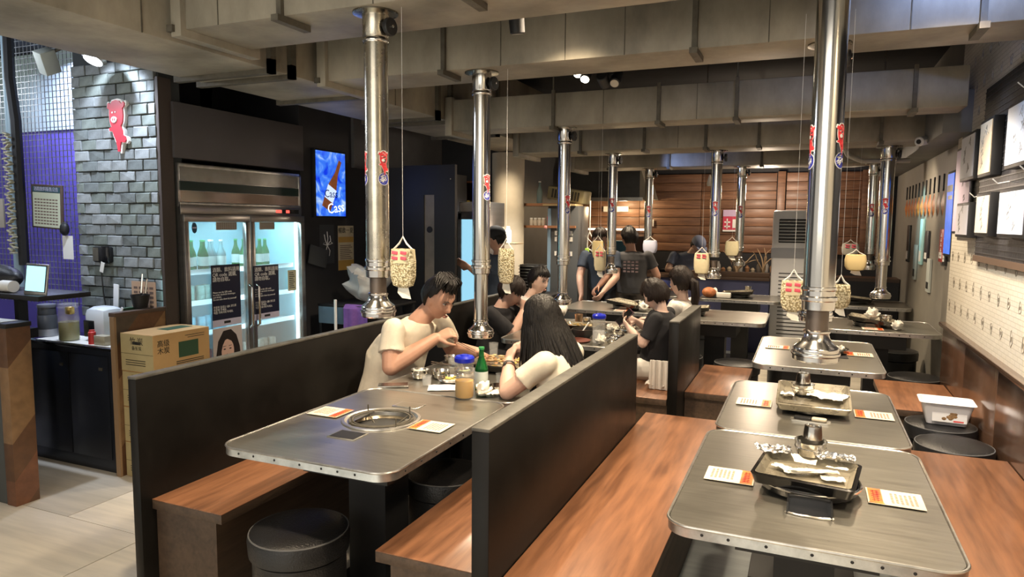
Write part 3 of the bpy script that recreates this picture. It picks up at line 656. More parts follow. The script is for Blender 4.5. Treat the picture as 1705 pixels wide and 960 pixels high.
MB().box(-.08, .06, -.002, -.0012, .029, .033, M=Mx).box(.02, .07, -.002, -.0012, -.034, -.026, M=Mx).build('label_red', m_red, t)
mb = MB(); r = random.Random(2)
for k in range(9): mb.sph((r.uniform(-.03, .03), -.002, r.uniform(-.022, .012)), (.012, .0015, .009), 10, 6, M=Mx)
mb.build('food_picture', mat('food_brown', (.35, .2, .08), .5, noise=.5, scale=60), t)
# ======================= HANGING POUCHES =======================
def pouch(label, x, y, ztop, zbot, ztie, w=.05, m=None, dots=None, tissue=True):
    t = thing('tissue_pouch', label, 'pouch', (x, y, zbot)); H = ztop-zbot; m = m or m_knit
    hb = H*.18 if tissue else 0.; h1 = H*.86
    seg = 20; vs = []; fs = []; prof = [(.35, hb), (.8, hb+.01), (1, hb+(h1-hb)*.3), (1.02, hb+(h1-hb)*.7), (.92, h1), (.8, h1+.004), (.78, h1-.01)]
    for r_, zz in prof:
        for i in range(seg):
            a = 2*PI*i/seg; vs.append((w*r_*(abs(math.cos(a))**.7)*(1 if math.cos(a) > 0 else -1), w*.5*r_*(abs(math.sin(a))**.8)*(1 if math.sin(a) > 0 else -1), zz))
    for j in range(len(prof)-1):
        for i in range(seg): k = (i+1) % seg; fs.append((j*seg+i, j*seg+k, (j+1)*seg+k, (j+1)*seg+i))
    MB().add(vs, fs).build('pouch_body', m, t)
    MB().tube([(-w*.8, 0, h1), (-w*.3, 0, H*.97), (0, 0, H+.02), (w*.3, 0, H*.97), (w*.8, 0, h1)], .004, 6).build('pouch_strap', m_paper, t)
    MB().tube([(0, 0, H+.02), (0, 0, ztie-zbot)], .0007, 4).build('string', m_wht, t)
    if tissue:
        MB().add([(-w*.35, -.004, hb+.01), (w*.35, .004, hb+.01), (w*.6, .006, -.005), (.0, -.008, 0), (-w*.45, -.004, hb*.5), (-w*.2, .01, hb+.01)], [(0, 1, 2, 3, 4), (0, 5, 3, 4)]).build('tissue', m_nap, t)
    if dots:
        mb = MB()
        if m is m_knit: MB().lathe([(w*1.0, h1-.055), (w*1.02, h1-.04), (w*.95, h1+.002)], 20, cap=False, M=Matrix.Diagonal((1, .56, 1, 1))).build('fabric_band', m_cloth, t)
        for k in (-1, 1):
            for j in range(2): mb.cbox((k*w*.36, -w*.55, h1-.012-j*.022), (w*.5, .005, .013), .002, ry=.12)
        mb.build('red_pattern', dots, t)
    return t
def knit():
    m = bpy.data.materials.new('woven_straw'); m.use_nodes = True; n = m.node_tree.nodes; L = m.node_tree.links; b = n['Principled BSDF']
    tc = n.new('ShaderNodeTexCoord'); v = n.new('ShaderNodeTexVoronoi'); v.inputs['Scale'].default_value = 130; L.new(tc.outputs['Object'], v.inputs['Vector'])
    rp = n.new('ShaderNodeValToRGB'); rp.color_ramp.elements[0].color = (.78, .70, .48, 1); rp.color_ramp.elements[1].color = (.30, .24, .12, 1); rp.color_ramp.elements[0].position = .35; rp.color_ramp.elements[1].position = .7
    L.new(v.outputs['Distance'], rp.inputs[0]); L.new(rp.outputs[0], b.inputs['Base Color']); b.inputs['Roughness'].default_value = .8
    bp = n.new('ShaderNodeBump'); bp.invert = True; bp.inputs['Distance'].default_value = .004; L.new(v.outputs['Distance'], bp.inputs['Height']); L.new(bp.outputs[0], b.inputs['Normal']); return m
m_cloth = mat('pouch_cream', (.72, .64, .42), .8, noise=.1, scale=30); m_knit = knit(); m_pink = mat('pouch_red', (.75, .10, .15), .6)
m_cloth = mat('pouch_cream', (.72, .64, .42), .8, noise=.1, scale=30)
pouch('woven straw tissue pouch with red pattern hanging right of pipe B5', -1.518, 2.42, 1.515, 1.285, 2.44, .056, dots=m_pink)
pouch('woven straw tissue pouch hanging right of pipe B6', -1.495, 3.42, 1.49, 1.215, 2.40, .046)
pouch('cream tissue pouch left of pipe C1, hanging beside B7', -1.435, 5.05, 1.42, 1.19, 2.31, .045, m_cloth, m_pink)
pouch('yellow tissue pouch before the masked cook', -1.90, 6.60, 1.45, 1.20, 2.265, .055, mat('pouch_yellow', (.75, .6, .3), .8))
pouch('white woven pouch peeking out left of the large right pipe', -.045, 2.95, 1.40, 1.22, 2.4, .045, dots=m_pink)
pouch('white woven pouch peeking out right of the large right pipe', .125, 2.95, 1.385, 1.25, 2.4, .036)
pouch('cream long pouch left of pipe C2', -.90, 6.60, 1.36, 1.08, 2.265, .07, m_cloth, m_pink)
pouch('small cream pouch left of the pipe near the fallen branches', -.79, 8.2, 1.43, 1.19, 2.24, .075, m_cloth)
pouch('yellow bucket-shaped pouch left of pipe C8', .385, 6.6, 1.37, 1.17, 2.265, .085, mat('pouch_yellow', (.75, .6, .3), .8))
pouch('grey pouch left of pipe C7, behind the yellow one', .42, 8.2, 1.42, 1.24, 2.24, .085, mat('pouch_grey', (.4, .38, .33), .8), m_pink)
pouch('bluish white plastic pouch left of pipe C3', -1.72, 8.2, 1.42, 1.20, 2.24, .085, mat('pouch_white', (.6, .63, .8), .6))
# ======================= FRIDGE =======================
m_fs = mat('fridge_steel', (.42, .40, .38), .28, .9, noise=.15, scale=2, stretch=(1, 1, 14)); m_fin = mat('fridge_liner', (.38, .62, .70), .35)
m_led = mat('led_strip', (.70, .95, 1), .4, emit=3.5)
fr = thing('display_fridge', 'tall two-door steel display fridge full of bottles, lit inside', 'fridge', (-3.83, 3.96, 0))
Y0, Y1, D_ = -.595, .595, .62
fb = MB().box(-D_, 0, Y0, Y0+.03, 0, 1.66).box(-D_, 0, Y1-.03, Y1, 0, 1.66).box(-D_, -D_+.03, Y0, Y1, 0, 1.66).box(-D_, 0, Y0, Y1, 1.655, 1.68).box(-D_, 0, Y0, Y1, .0, .28)
fb.build('cabinet', m_fs, fr)
MB().box(-D_+.03, -D_+.035, Y0+.03, Y1-.03, .28, 1.65).box(-D_+.03, -.04, Y0+.03, Y0+.034, .28, 1.65).box(-D_+.03, -.04, Y1-.034, Y1-.03, .28, 1.65).build('liner', m_fin, fr)
MB().box(-D_, -.01, Y0, Y1, 1.68, 1.97, .003).build('top_unit', m_fs, fr)
MB().box(-.012, -.004, Y0+.01, Y1-.01, 1.855, 1.945).build('mirror_panel', mat('mirror_panel', (.6, .6, .58), .2, 1., noise=.5, scale=5), fr)
MB().box(-.012, -.002, Y0+.01, Y1-.02, 1.79, 1.85).build('green_band', mat('dark_green_band', (.006, .022, .018), .3), fr)
MB().box(-.012, -.004, Y0+.01, Y1-.02, 1.715, 1.787).build('lower_mirror', mat('warm_mirror', (.40, .33, .30), .12, 1.), fr)
MB().box(-.01, .004, Y0, Y1, 1.945, 1.965, .002).box(-.01, .004, Y1-.022, Y1, 1.68, 1.965, .002).box(-.01, .004, Y0, Y1, 1.695, 1.712, .002).build('trim_frame', m_trim, fr)
MB().box(-.01, .006, Y0, Y1, 1.63, 1.695, .003).build('control_strip', m_fs, fr)
MB().box(.006, .008, .30, .36, 1.653, 1.675).build('red_display', mat('red_led', (.9, .08, .06), .4, emit=1.0), fr); MB().box(.006, .008, .41, .45, 1.653, 1.675).build('red_display', MATS['red_led'], fr)
MB().box(.006, .007, .37, .56, 1.648, 1.68).build('control_panel', m_blk, fr)
for s, ya_, yb_ in ((0, Y0, -.005), (1, .005, Y1)):
    f = MB(); w_ = .045
    f.box(0, .035, ya_, yb_, 1.58, 1.63, .003).box(0, .035, ya_, yb_, .28, .33, .003).box(0, .035, ya_, ya_+w_*.8, .33, 1.58, .002).box(0, .035, yb_-w_, yb_, .33, 1.58, .002)
    d_ = f.build('door', m_fs, fr)
    MB().box(.014, .018, ya_+w_*.8, yb_-w_, .33, 1.58).build('door_glass', m_thin, d_)
    yy = -.035 if s == 0 else .035
    h = MB().tube([(.036, yy, 1.12), (.065, yy, 1.10), (.065, yy, .82), (.036, yy, .80)], .009, 8); h.build('door_handle', m_chrome, d_)
MB().box(-.03, -.018, Y0+.034, Y0+.05, .34, 1.6).box(-.03, -.018, Y1-.05, Y1-.034, .34, 1.6).box(-.03, -.015, -.01, .01, .34, 1.6).build('led_tube', m_led, fr)
MB().box(-.12, -.06, Y0+.05, Y1-.05, 1.635, 1.645).build('led_tube', m_led, fr)
for y in (-.3, .3):
    lamp('AREA', (-3.93, 3.96+y, 1.62), 2.2, (.50, .88, 1), .35, (-4.1, 3.96+y, .5), sy=.12)
    lamp('AREA', (-3.87, 3.96+y, 1.0), 1.1, (.50, .88, 1), .9, (-4.4, 3.96+y, 1.0), sy=.45)
for zz in (.55, .80, 1.02, 1.235):
    MB().box(-D_+.05, -.06, Y0+.04, Y1-.04, zz-.008, zz).box(-.062, -.056, Y0+.04, Y1-.04, zz-.02, zz+.016).build('wire_shelf', mat('shelf_white', (.75, .82, .85), .4), fr)
m_bg = mat('bottle_green', (.03, .32, .08), .08, trans=.75, ior=1.3); m_bc = mat('bottle_clear', (.55, .8, .85), .08, trans=.7, ior=1.3); m_lab = mat('bottle_label', (.75, .85, .83), .5)
m_capg = mat('cap_green', (.05, .4, .12), .4)
def bottle_proto(label, m, loc, r=.032, h=.215, lab=True, group=None):
    t = thing('glass_bottle', label, 'bottle', loc, group=group)
    MB().lathe([(r*.9, 0), (r, .006), (r, h*.52), (r*.8, h*.62), (r*.4, h*.78), (r*.36, h*.94), (r*.42, h*.95)], 20).build('bottle_glass', m, t)
    MB().lathe([(r*.44, h*.95), (r*.44, h)], 14).build('cap', m_capg if m is m_bg else m_wht, t)
    if lab: MB().lathe([(r+.0006, h*.16), (r+.0006, h*.46)], 20, cap=False).build('paper_label', m_lab, t)
    return t
pg = bottle_proto('green soju bottle on the upper shelf behind the left fridge door', m_bg, (-3.98, 3.44, 1.236), group='green bottles on the upper left fridge shelf')
pc = bottle_proto('clear bottle right of the green ones behind the left fridge door', m_bc, (-3.98, 3.76, 1.236), group='clear bottles on the upper left fridge shelf')
for i, (x, y) in enumerate(((-3.93, 3.505), (-3.98, 3.58), (-3.93, 3.64), (-4.05, 3.50), (-4.06, 3.62), (-4.0, 3.69))): dup(pg, (x, y, 1.236))
for x, y in ((-3.93, 3.80), (-4.04, 3.80), (-3.95, 3.72), (-3.98, 3.85)): dup(pc, (x, y, 1.236))
for i, (x, y) in enumerate(((-3.93, 4.02), (-3.95, 4.10), (-3.93, 4.185), (-3.95, 4.265), (-4.05, 4.06), (-4.05, 4.15), (-4.05, 4.24))): dup(pg, (x, y, 1.236), label='green bottle on the upper shelf behind the right fridge door', group='green bottles on the upper right fridge shelf')
def can(label, col, loc, group, r=.031, h=.115):
    t = thing('drink_can', label, 'can', loc, group=group)
    MB().lathe([(r*.85, 0), (r, .006), (r, h-.01), (r*.85, h)], 18).build('can_body', mat('can_%s' % col[0], col[1], .35, .3, noise=.5, scale=30), t); return t
cb_ = ('blue', (.25, .55, .70)); cr_ = ('red', (.55, .10, .14)); cw_ = ('white', (.65, .78, .76)); cp = ('teal', (.35, .55, .50))
for col, y0, n_, zz, lab in ((cp, 3.46, 6, 1.021, 'pale teal can in the second row behind the left fridge door'), (cb_, 3.46, 6, .801, 'light blue can in the third row behind the left fridge door'), (cr_, 3.46, 5, .551, 'red can low behind the left fridge door'), (cw_, 4.02, 5, .551, 'white and green can low behind the right fridge door'), (cw_, 4.30, 2, 1.021, 'white can beside the poster behind the right fridge door')):
    pr_ = can(lab, col, (-3.93, y0, zz), lab.replace('can ', 'cans '))
    for k in range(1, n_): dup(pr_, (-3.93-(k % 2)*.02, y0+k*.068, zz))
# notices on the fridge doors
m_nav = mat('notice_navy', (.012, .014, .035), .4); m_lil = mat('notice_lilac', (.50, .48, .62), .5)
def fnotice(label, y, z0, w, h):
    t = thing('notice_poster', label, 'poster', (-3.79, y, z0))
    MB().box(0, .0015, -w/2, w/2, 0, h).build('sheet', m_nav, t); MB().box(.0015, .002, -w/2, w/2, 0, h*.11).build('footer', m_lil, t)
    R = (PI/2, 0, PI/2)
    txt('lettering', '酒類、飲料請用\nQR code 選購,\n請勿自取。', w*.135, m_wht, t, (.0022, -w*.46, h*.84), R, align='LEFT', spacing=.95)
    txt('lettering', 'Please use the QR code\nto order alcoholic beverages\nand drinks.\nDo not take them by yourself', w*.066, m_wht, t, (.0022, -w*.46, h*.50), R, align='LEFT', spacing=.95)
    txt('lettering', '주류와 음료는 QR 코드로\n주문해 주세요.\n직접 가져가지 마세요.', w*.075, m_wht, t, (.0022, -w*.46, h*.27), R, align='LEFT', spacing=.95)
    MB().box(.0022, .003, -.03, .03, h*.04, h*.08).build('footer_mark', m_bprt, t)
    return t
fnotice('navy notice on the left fridge door, white trilingual text', 3.70, .845, .265, .435)
fnotice('navy notice on the right fridge door, white trilingual text', 4.098, .845, .265, .41)
t = thing('portrait_poster', 'poster of a dark-haired woman on the left fridge door', 'poster', (-3.79, 3.70, .52))
MB().box(0, .0015, -.135, .135, 0, .315).build('sheet', mat('poster_grey', (.55, .50, .50), .5), t)
M_ = Matrix(((0, 0, 1, 0), (1, 0, 0, 0), (0, 1, 0, 0), (0, 0, 0, 1)))   # local XY to the YZ plane
def flat(nm, poly, lay, m): MB().prism(poly, .0015+lay*.0006, .0021+lay*.0006, M=M_).build(nm, m, t)
def el(cx, cy, a, b, n=26): return [(cx+a*math.cos(2*PI*i/n), cy+b*math.sin(2*PI*i/n)) for i in range(n)]
m_hair = mat('print_hair', (.02, .014, .013), .5); m_skp = mat('print_skin', (.72, .48, .40), .5)
flat('printed_hair', [(-.09, .02), (-.11, .12), (-.09, .22), (-.04, .29), (.03, .295), (.08, .25), (.11, .16), (.12, .05), (.09, .0), (.04, .0), (0, .05), (-.05, .0)], 0, m_hair)
flat('printed_neck', [(-.02, .0), (.05, .0), (.055, .09), (-.01, .09)], 1, m_skp); flat('printed_face', el(-.005, .14, .058, .088), 2, m_skp)
flat('printed_fringe', [(-.07, .13), (-.075, .20), (-.03, .262), (.03, .262), (.07, .2), (.07, .12), (.055, .17), (.03, .21), (-.02, .235), (-.05, .19)], 3, m_hair)
for s in (-.035, .018): flat('printed_eye', el(s, .158, .011, .0045, 12), 4, m_hair); flat('printed_brow', [(s-.014, .176), (s+.014, .178), (s+.014, .181), (s-.014, .18)], 4, m_hair)
flat('printed_lips', el(-.01, .095, .016, .006, 14), 4, m_red); flat('printed_nose', el(-.012, .122, .006, .003, 10), 4, mat('print_shadow', (.5, .3, .25), .5))
for nm, y, w in (('faded paper strip at the top of the left fridge door', 3.72, .19), ('faded paper strip at the top of the right fridge door', 4.12, .16)):
    t = thing('paper_notice', nm, 'notice', (-3.79, y, 1.525)); MB().box(0, .001, -w/2, w/2, 0, .055).build('sheet', mat('aged_paper', (.42, .38, .32), .7), t)
    mb = MB()
    for j in range(4):
        for k in range(9): mb.box(.001, .0015, -w/2+.01+k*w*.105, -w/2+.01+k*w*.105+w*.07, .008+j*.012, .013+j*.012)
    mb.build('small_print', mat('brown_ink', (.15, .10, .08), .7), t, kind='stuff')
t = thing('round_sticker', 'dark oval sticker in the top corner of the left fridge door', 'sticker', (-3.79, 3.44, 1.54)); 
MB().prism(el(0, 0, .022, .036), 0, .001, M=M_).build('oval', mat('sticker_teal', (.02, .07, .12), .4), t); MB().prism([(-.016, -.004), (.016, -.004), (.016, .006), (-.016, .006)], .001, .0015, M=M_).build('sticker_text_bar', m_lil, t)
t = thing('paper_notice', 'small cream sticker sheet on the right edge of the right fridge door', 'notice', (-3.79, 4.385, 1.035)); MB().box(0, .001, -.05, .05, 0, .165).build('sheet', mat('cream_sheet', (.55, .55, .40), .6), t)
mb = MB()
for j in range(9): mb.box(.001, .0015, -.035, .03-.008*(j % 3), .02+j*.015, .026+j*.015)
mb.build('small_print', m_bprt, t, kind='stuff')
# ======================= LIT BEER SIGN AND POSTERS ON THE LEFT WALL =======================
t = thing('light_box', 'blue backlit beer advertisement on the dark left wall', 'sign', (-3.87, 4.95, 1.62))
MB().box(0, .04, -.215, .215, 0, .58, .004).build('box_frame', m_blk, t)
def ledblue():
    m = bpy.data.materials.new('backlit_print'); m.use_nodes = True; n = m.node_tree.nodes; L = m.node_tree.links; b = n['Principled BSDF']
    tc = n.new('ShaderNodeTexCoord'); nz = n.new('ShaderNodeTexNoise'); nz.inputs['Scale'].default_value = 7; nz.inputs['Detail'].default_value = 5; nz.inputs['Distortion'].default_value = 1.2
    L.new(tc.outputs['Object'], nz.inputs['Vector']); rp = n.new('ShaderNodeValToRGB'); e = rp.color_ramp.elements; e[0].position = .38; e[0].color = (.0, .03, .75, 1); e[1].position = .72; e[1].color = (.55, .75, 1, 1)
    k = e.new(.55); k.color = (.05, .22, .9, 1); L.new(nz.outputs['Fac'], rp.inputs[0]); L.new(rp.outputs[0], b.inputs['Emission Color']); b.inputs['Emission Strength'].default_value = .5; b.inputs['Base Color'].default_value = (.02, .05, .3, 1); return m
MB().box(.04, .042, -.2, .2, .015, .565).build('backlit_picture', ledblue(), t)
def flat2(nm, poly, lay, m): return MB().prism(poly, .042+lay*.0006, .0426+lay*.0006, M=M_).build(nm, m, t)
def rotp(poly, a, cx, cy): return [(cx+x*math.cos(a)-y*math.sin(a), cy+x*math.sin(a)+y*math.cos(a)) for x, y in poly]
bp_ = [(1.35*x, 1.25*y) for x, y in [(-.045, -.17), (.045, -.17), (.048, -.02), (.03, .05), (.017, .10), (.015, .2), (-.015, .2), (-.017, .10), (-.03, .05), (-.048, -.02)]]
flat2('printed_bottle', rotp(bp_, -.45, .02, .27), 0, mat('amber_print', (.20, .06, .02), .5, emit=.5, noise=.4, scale=20))
flat2('printed_label', rotp([(-.062, -.13), (.062, -.13), (.064, -.01), (-.064, -.01)], -.45, .02, .27), 1, mat('label_glow', (.45, .55, .8), .5, emit=.7))
m_lw = mat('glow_white', (.8, .9, 1), .5, emit=.8)
txt('lettering', 'Cass', .095, m_bprt, t, (.0446, -.005, .205), (PI/2, 0, PI/2)); txt('lettering', 'Cass', .125, m_lw, t, (.0446, .06, .085), (PI/2, -.12, PI/2)); txt('lettering', 'FRESH\nBEER', .036, m_lw, t, (.0446, -.06, .075), (PI/2, 0, PI/2)) if 0 else None
lamp('AREA', (-3.80, 4.95, 1.9), .5, (.15, .3, 1), .4, (-2.5, 4.6, 1.2), sy=.5)
t = thing('price_poster', 'cream and gold drinks poster with black heading below the blue sign', 'poster', (-3.868, 5.20, 1.15))
MB().box(0, .0015, -.115, .115, 0, .40).build('sheet', mat('poster_cream', (.62, .55, .38), .5), t); MB().box(.0015, .002, -.115, .115, 0, .09).build('gold_band', mat('poster_gold', (.55, .33, .08), .5), t); MB().box(.0015, .002, -.11, .11, .25, .30).build('gold_band', MATS['poster_gold'], t)
txt('lettering', '暢飲一夏', .056, m_bprt, t, (.0022, 0, .355), (PI/2, 0, PI/2)); 
mb = MB()
for j in range(8): mb.box(.002, .0025, -.09, .09-.02*(j % 3), .10+j*.017, .106+j*.017)
mb.build('small_print', MATS['brown_ink'], t, kind='stuff')
t = thing('paper_notice', 'dark poster with white branching sketch left of the gold poster', 'poster', (-3.868, 4.93, 1.22)); MB().box(0, .0015, -.10, .10, 0, .34).build('sheet', mat('slate_sheet', (.05, .055, .06), .5), t)
mb = MB()
for a, l in ((1.57, .12), (1.0, .1), (2.1, .11), (.5, .07), (2.7, .06), (-1.2, .1), (-1.9, .08)): mb.tube([(.003, .0, .16), (.003, .06*math.cos(a)*1.2+.01, .16+l*.5*math.sin(a)), (.003, l*math.cos(a)*.7, .16+l*math.sin(a))], .0035, 5)
mb.build('white_sketch', m_wht, t)
tag(MB().cbox((0, 0, 0), (.012, .24, .16), .003, rx=-.25).build('grey_folder', mat('grey_mesh', (.06, .065, .07), .7)), 'tilted dark grey mesh folder hanging on the left wall', 'folder', loc=(-3.845, 4.78, 1.29))
# ======================= SERVICE CORNER BEHIND THE PARTITION =======================
t = thing('trolley', 'black trolley table with a purple towel, left of pipe B5', 'trolley', (-3.45, 4.95, 0))
MB().box(-.32, .30, -.28, .28, .88, .90, .004).build('trolley_top', m_blk, t); MB().box(-.32, .30, -.28, .28, .35, .37, .004).build('lower_shelf', m_blk, t)
for x in (-.30, .28):
    for y in (-.26, .26): MB().box(x-.012, x+.012, y-.012, y+.012, 0, .88).build('leg', m_blk, t)
MB().box(-.31, .0, -.282, -.27, .74, .88).build('side_bin', mat('bin_blue_grey', (.10, .16, .22), .5), t)
tw = MB(); vs = []; fs = []
for j in range(13):
    for i in range(17):
        u = i/16; v = j/12; x = -.11+.24*u; dz = v*.36; y = -.30-.012*math.sin(u*19+v*2)*v-.01*math.sin(u*7)
        vs.append((x+.01*math.sin(v*3), y if j > 1 else -.30+.06*(1-j/2), .908-max(0, dz-.03)))
for j in range(12):
    for i in range(16): a = j*17+i; fs.append((a, a+1, a+18, a+17))
tag(tw.add(vs, fs).build('purple_towel', mat('purple_fabric', (.24, .11, .42), .9, noise=.2, scale=30)), 'purple towel hanging over the front edge of the black trolley', 'towel', loc=(-3.39, 4.95, 0))
tag(wad(8, .17).build('plastic_bag', mat('clear_plastic_bag', (.75, .76, .76), .25, alpha=.55, bump=.4, scale=20), smooth=60), 'crumpled clear plastic bag bulging on the trolley', 'bag', loc=(-3.47, 4.98, .90))
t = thing('spray_can', 'white tube standing on the trolley beside the purple towel', 'tube', (-3.22, 4.80, .90)); MB().lathe([(.02, 0), (.02, .1), (.015, .11), (.015, .13)], 16).build('tube_body', m_wht, t)
tag(MB().cyl((0, 0, .0), .012, .95, 10).build('broom_handle', m_wht), 'white broom stick standing left of the trolley', 'stick', loc=(-3.55, 4.62, 0))
# black open door and the lighter grey wall above it
t = thing('folding_door', 'tall black door with a narrow pale glass strip standing open', 'door', (-3.23, 5.62, 0))
MB().box(-.27, -.055, -.02, .02, 0, 2.11).box(.055, .27, -.02, .02, 0, 2.11).box(-.055, .055, -.02, .02, 0, .55).box(-.055, .055, -.02, .02, 1.84, 2.11).build('door_leaf', mat('door_black', (.012, .012, .014), .45), t)
MB().box(-.055, .055, -.006, .006, .55, 1.84).build('glass_strip', mat('frosted_glass', (.26, .23, .19), .3, noise=.3, scale=5), t)
MB().sph((.235, -.035, 1.98), (.008, .012, .008), 10, 8).build('door_stud', m_chrome, t)
MB().lathe([(.03, 0), (.03, .004)], 14, M=Matrix.Translation((0, -.008, 1.52)) @ Matrix.Rotation(PI/2, 4, 'X')).build('dark_emblem', m_blk, t)
struct('wall_service', MB().box(-3.87, -3.5, 5.66, 6.9, 0, 2.1), m_dkwall)
struct('trim_header', MB().box(-3.87, -3.84, 5.30, 6.95, 2.08, 3.1), mat('grey_header', (.10, .10, .105), .6, noise=.2))
f2 = thing('glass_door_cooler', 'slim cooler with a glowing light-blue glass door beside the black door', 'fridge', (-3.12, 6.45, 0))
MB().box(-.24, .08, .0, .45, 0, 1.80, .004).build('cooler_body', m_fs, f2)
MB().box(-.20, .07, -.012, -.001, .42, 1.62).build('cooler_glass', mat('cool_glow', (.30, .62, .80), .3, emit=.55), f2); MB().box(-.24, -.20, -.03, 0, .35, 1.68).box(.06, .10, -.03, 0, .35, 1.68).box(-.24, .10, -.03, 0, .33, .42).box(-.24, .10, -.03, 0, 1.62, 1.70).build('cooler_frame', m_trim, f2); MB().box(-.22, .1, -.02, .0, 1.70, 1.79).build('cooler_sign', m_wht, f2)
for k in range(5): MB().box(-.2, .06, -.015, -.013, .10+k*.035, .115+k*.035).build('vent_slot', m_blk, f2)
# dark wooden shelf between the cooler and the lit column
t = thing('shelf_unit', 'dark wooden shelf unit with colourful packets beside the cooler', 'shelf', (-3.55, 6.98, 0)); m_sw = mat('dark_red_wood', (.06, .022, .015), .5)
MB().box(-.07, -.05, -.0, .3, 0, 2.05).box(.12, .14, 0, .3, 0, 2.05).box(-.05, .12, .28, .3, 0, 2.05).build('side_board', m_sw, t)
for z in (.6, 1.0, 1.35, 1.65, 2.03): MB().box(-.05, .12, 0, .28, z, z+.018).build('shelf_board', mat('orange_wood', (.30, .12, .05), .5), t)
rnd = random.Random(8)
for k in range(12):
    c_ = rnd.choice(((.6, .1, .08), (.7, .5, .1), (.65, .6, .5), (.1, .1, .12), (.5, .2, .3)))
    z = (1.018, 1.368, 1.668)[k % 3]; x = -.03+.045*(k//3)
    tag(MB().box(-.016, .016, 0, .08, 0, rnd.uniform(.12, .22), .003).build('snack_packet', mat('packet_%d' % (k % 5), c_, .4, noise=.6, scale=40)), ('bright packet on the lower shelf of the dark unit', 'bright packet on the middle shelf of the dark unit', 'bright packet on the upper shelf of the dark unit')[k % 3], 'packet', ('packets on the lower shelf', 'packets on the middle shelf', 'packets on the upper shelf')[k % 3], (-3.55+x, 7.0, z))
t = thing('collage_poster', 'tall narrow colourful collage poster left of the lit column', 'poster', (-3.50, 7.22, 1.52)); MB().box(-.085, .085, 0, .01, 0, .52).build('sheet', mat('collage_dark', (.10, .07, .07), .5, noise=.6, scale=25, col2=(.5, .3, .12)), t)
rnd = random.Random(33)
for k in range(16): x = rnd.uniform(-.07, .045); z = rnd.uniform(.02, .47); MB().box(x, x+rnd.uniform(.02, .04), -.002, 0, z, z+rnd.uniform(.02, .05)).build('collage_patch', mat('patch_%d' % (k % 4), ((.6, .45, .1), (.45, .08, .08), (.6, .55, .5), (.15, .1, .3))[k % 4], .5), t)
MB().box(.055, .08, -.003, 0, .03, .5).build('yellow_band', mat('collage_yellow', (.75, .55, .08), .5), t)
# lit white column, grey rear wall things
struct('wall_column', MB().lathe([(.19, 0), (.19, 2.39)], 40, (-3.26, 7.50, 0)), mat('cream_column', (.62, .56, .45), .55, noise=.15, scale=4))
lamp('SPOT', (-2.92, 6.85, 2.36), 24, WARM, .05, (-3.2, 7.3, 1.4), 90, 1)
t = thing('table_lamp', 'small glowing white jar lamp on a shelf before the lit column', 'lamp', (-3.04, 7.0, 1.37)); MB().lathe([(.03, 0), (.036, .01), (.036, .13), (.022, .15), (.018, .18)], 20).build('jar', mat('jar_glow', (1, .85, .6), .5, emit=1.3), t)
tag(MB().box(-.17, .12, -.12, .12, 0, .015).box(-.16, -.145, -.1, .1, -.12, 0).build('wall_shelf', mat('pale_shelf', (.45, .36, .25), .5)), 'small pale shelf carrying the glowing jar', 'shelf', loc=(-3.02, 7.0, 1.354))
t = thing('wall_shelf', 'upper wooden shelf with a box and a clear bottle, rear left', 'shelf', (-2.95, 7.85, 1.79)); MB().box(-.25, .35, -.14, .14, 0, .03).build('board', mat('shelf_brown', (.30, .14, .07), .5), t); MB().box(.05, .45, -.15, .16, .0, .022).build('board', mat('pale_shelf2', (.5, .38, .2), .5), t)
t = thing('wall_shelf', 'lower wooden shelf with spice jars, rear left', 'shelf', (-2.95, 7.85, 1.53)); MB().box(-.25, .45, -.14, .14, 0, .028).build('board', MATS['shelf_brown'], t)
jp = thing('spice_jar', 'small pale jar on the lower rear left shelf', 'jar', (-3.08, 7.8, 1.559), group='spice jars on the lower shelf'); MB().lathe([(.022, 0), (.024, .06), (.016, .075)], 14).build('jar_body', mat('jar_pale', (.55, .50, .42), .4), jp); MB().lathe([(.02, .075), (.02, .09)], 14).build('jar_lid', m_wht, jp)
jp['label'] = 'leftmost small pale jar on the lower rear left shelf'
for k in range(1, 4): dup(jp, (-3.08+k*.052, 7.8, 1.559), label=('second small pale jar from the left on the lower rear left shelf', 'third small pale jar from the left on the lower rear left shelf', 'rightmost small pale jar on the lower rear left shelf')[k-1])
tag(MB().lathe([(.04, 0), (.045, .1), (.04, .11)], 18).build('red_pot', m_red), 'red pot at the end of the spice jars', 'pot', loc=(-2.84, 7.82, 1.559))
tag(MB().sph((0, 0, .08), (.07, .05, .08), 16, 10).build('plastic_bag', MATS['clear_plastic_bag']), 'pale plastic bag on the lower shelf by the grey cabinet', 'bag', loc=(-2.72, 7.86, 1.559))
bottle_proto('clear bottle standing on the upper rear left shelf', m_bc, (-2.98, 7.80, 1.823), .035, .26, False)
tag(MB().cbox((0, 0, 0), (.034, .008, .034)).sph((0, -.01, 0), (.02, .01, .02), 12, 8).build('pink_clip', mat('pink', (.8, .35, .35), .5)), 'pink round clip on the end of the lower shelf', 'clip', loc=(-2.86, 7.70, 1.54))
t = thing('air_curtain', 'yellowed slatted air blower lying tilted on the grey cabinet', 'air blower', (-2.78, 8.1, 1.93)); t.rotation_euler = (0, math.radians(9), -.1)
MB().box(-.17, .32, -.12, .12, -.07, .09, .02).build('blower_body', mat('yellowed_plastic', (.55, .48, .27), .5), t)
for k in range(10): MB().box(-.10+k*.038, -.082+k*.038, -.135, -.118, -.045, .06).build('slat', m_flange, t)
t = thing('grey_cabinet', 'tall dark grey cabinet with three white labels, rear left', 'cabinet', (-2.66, 7.75, 0)); 
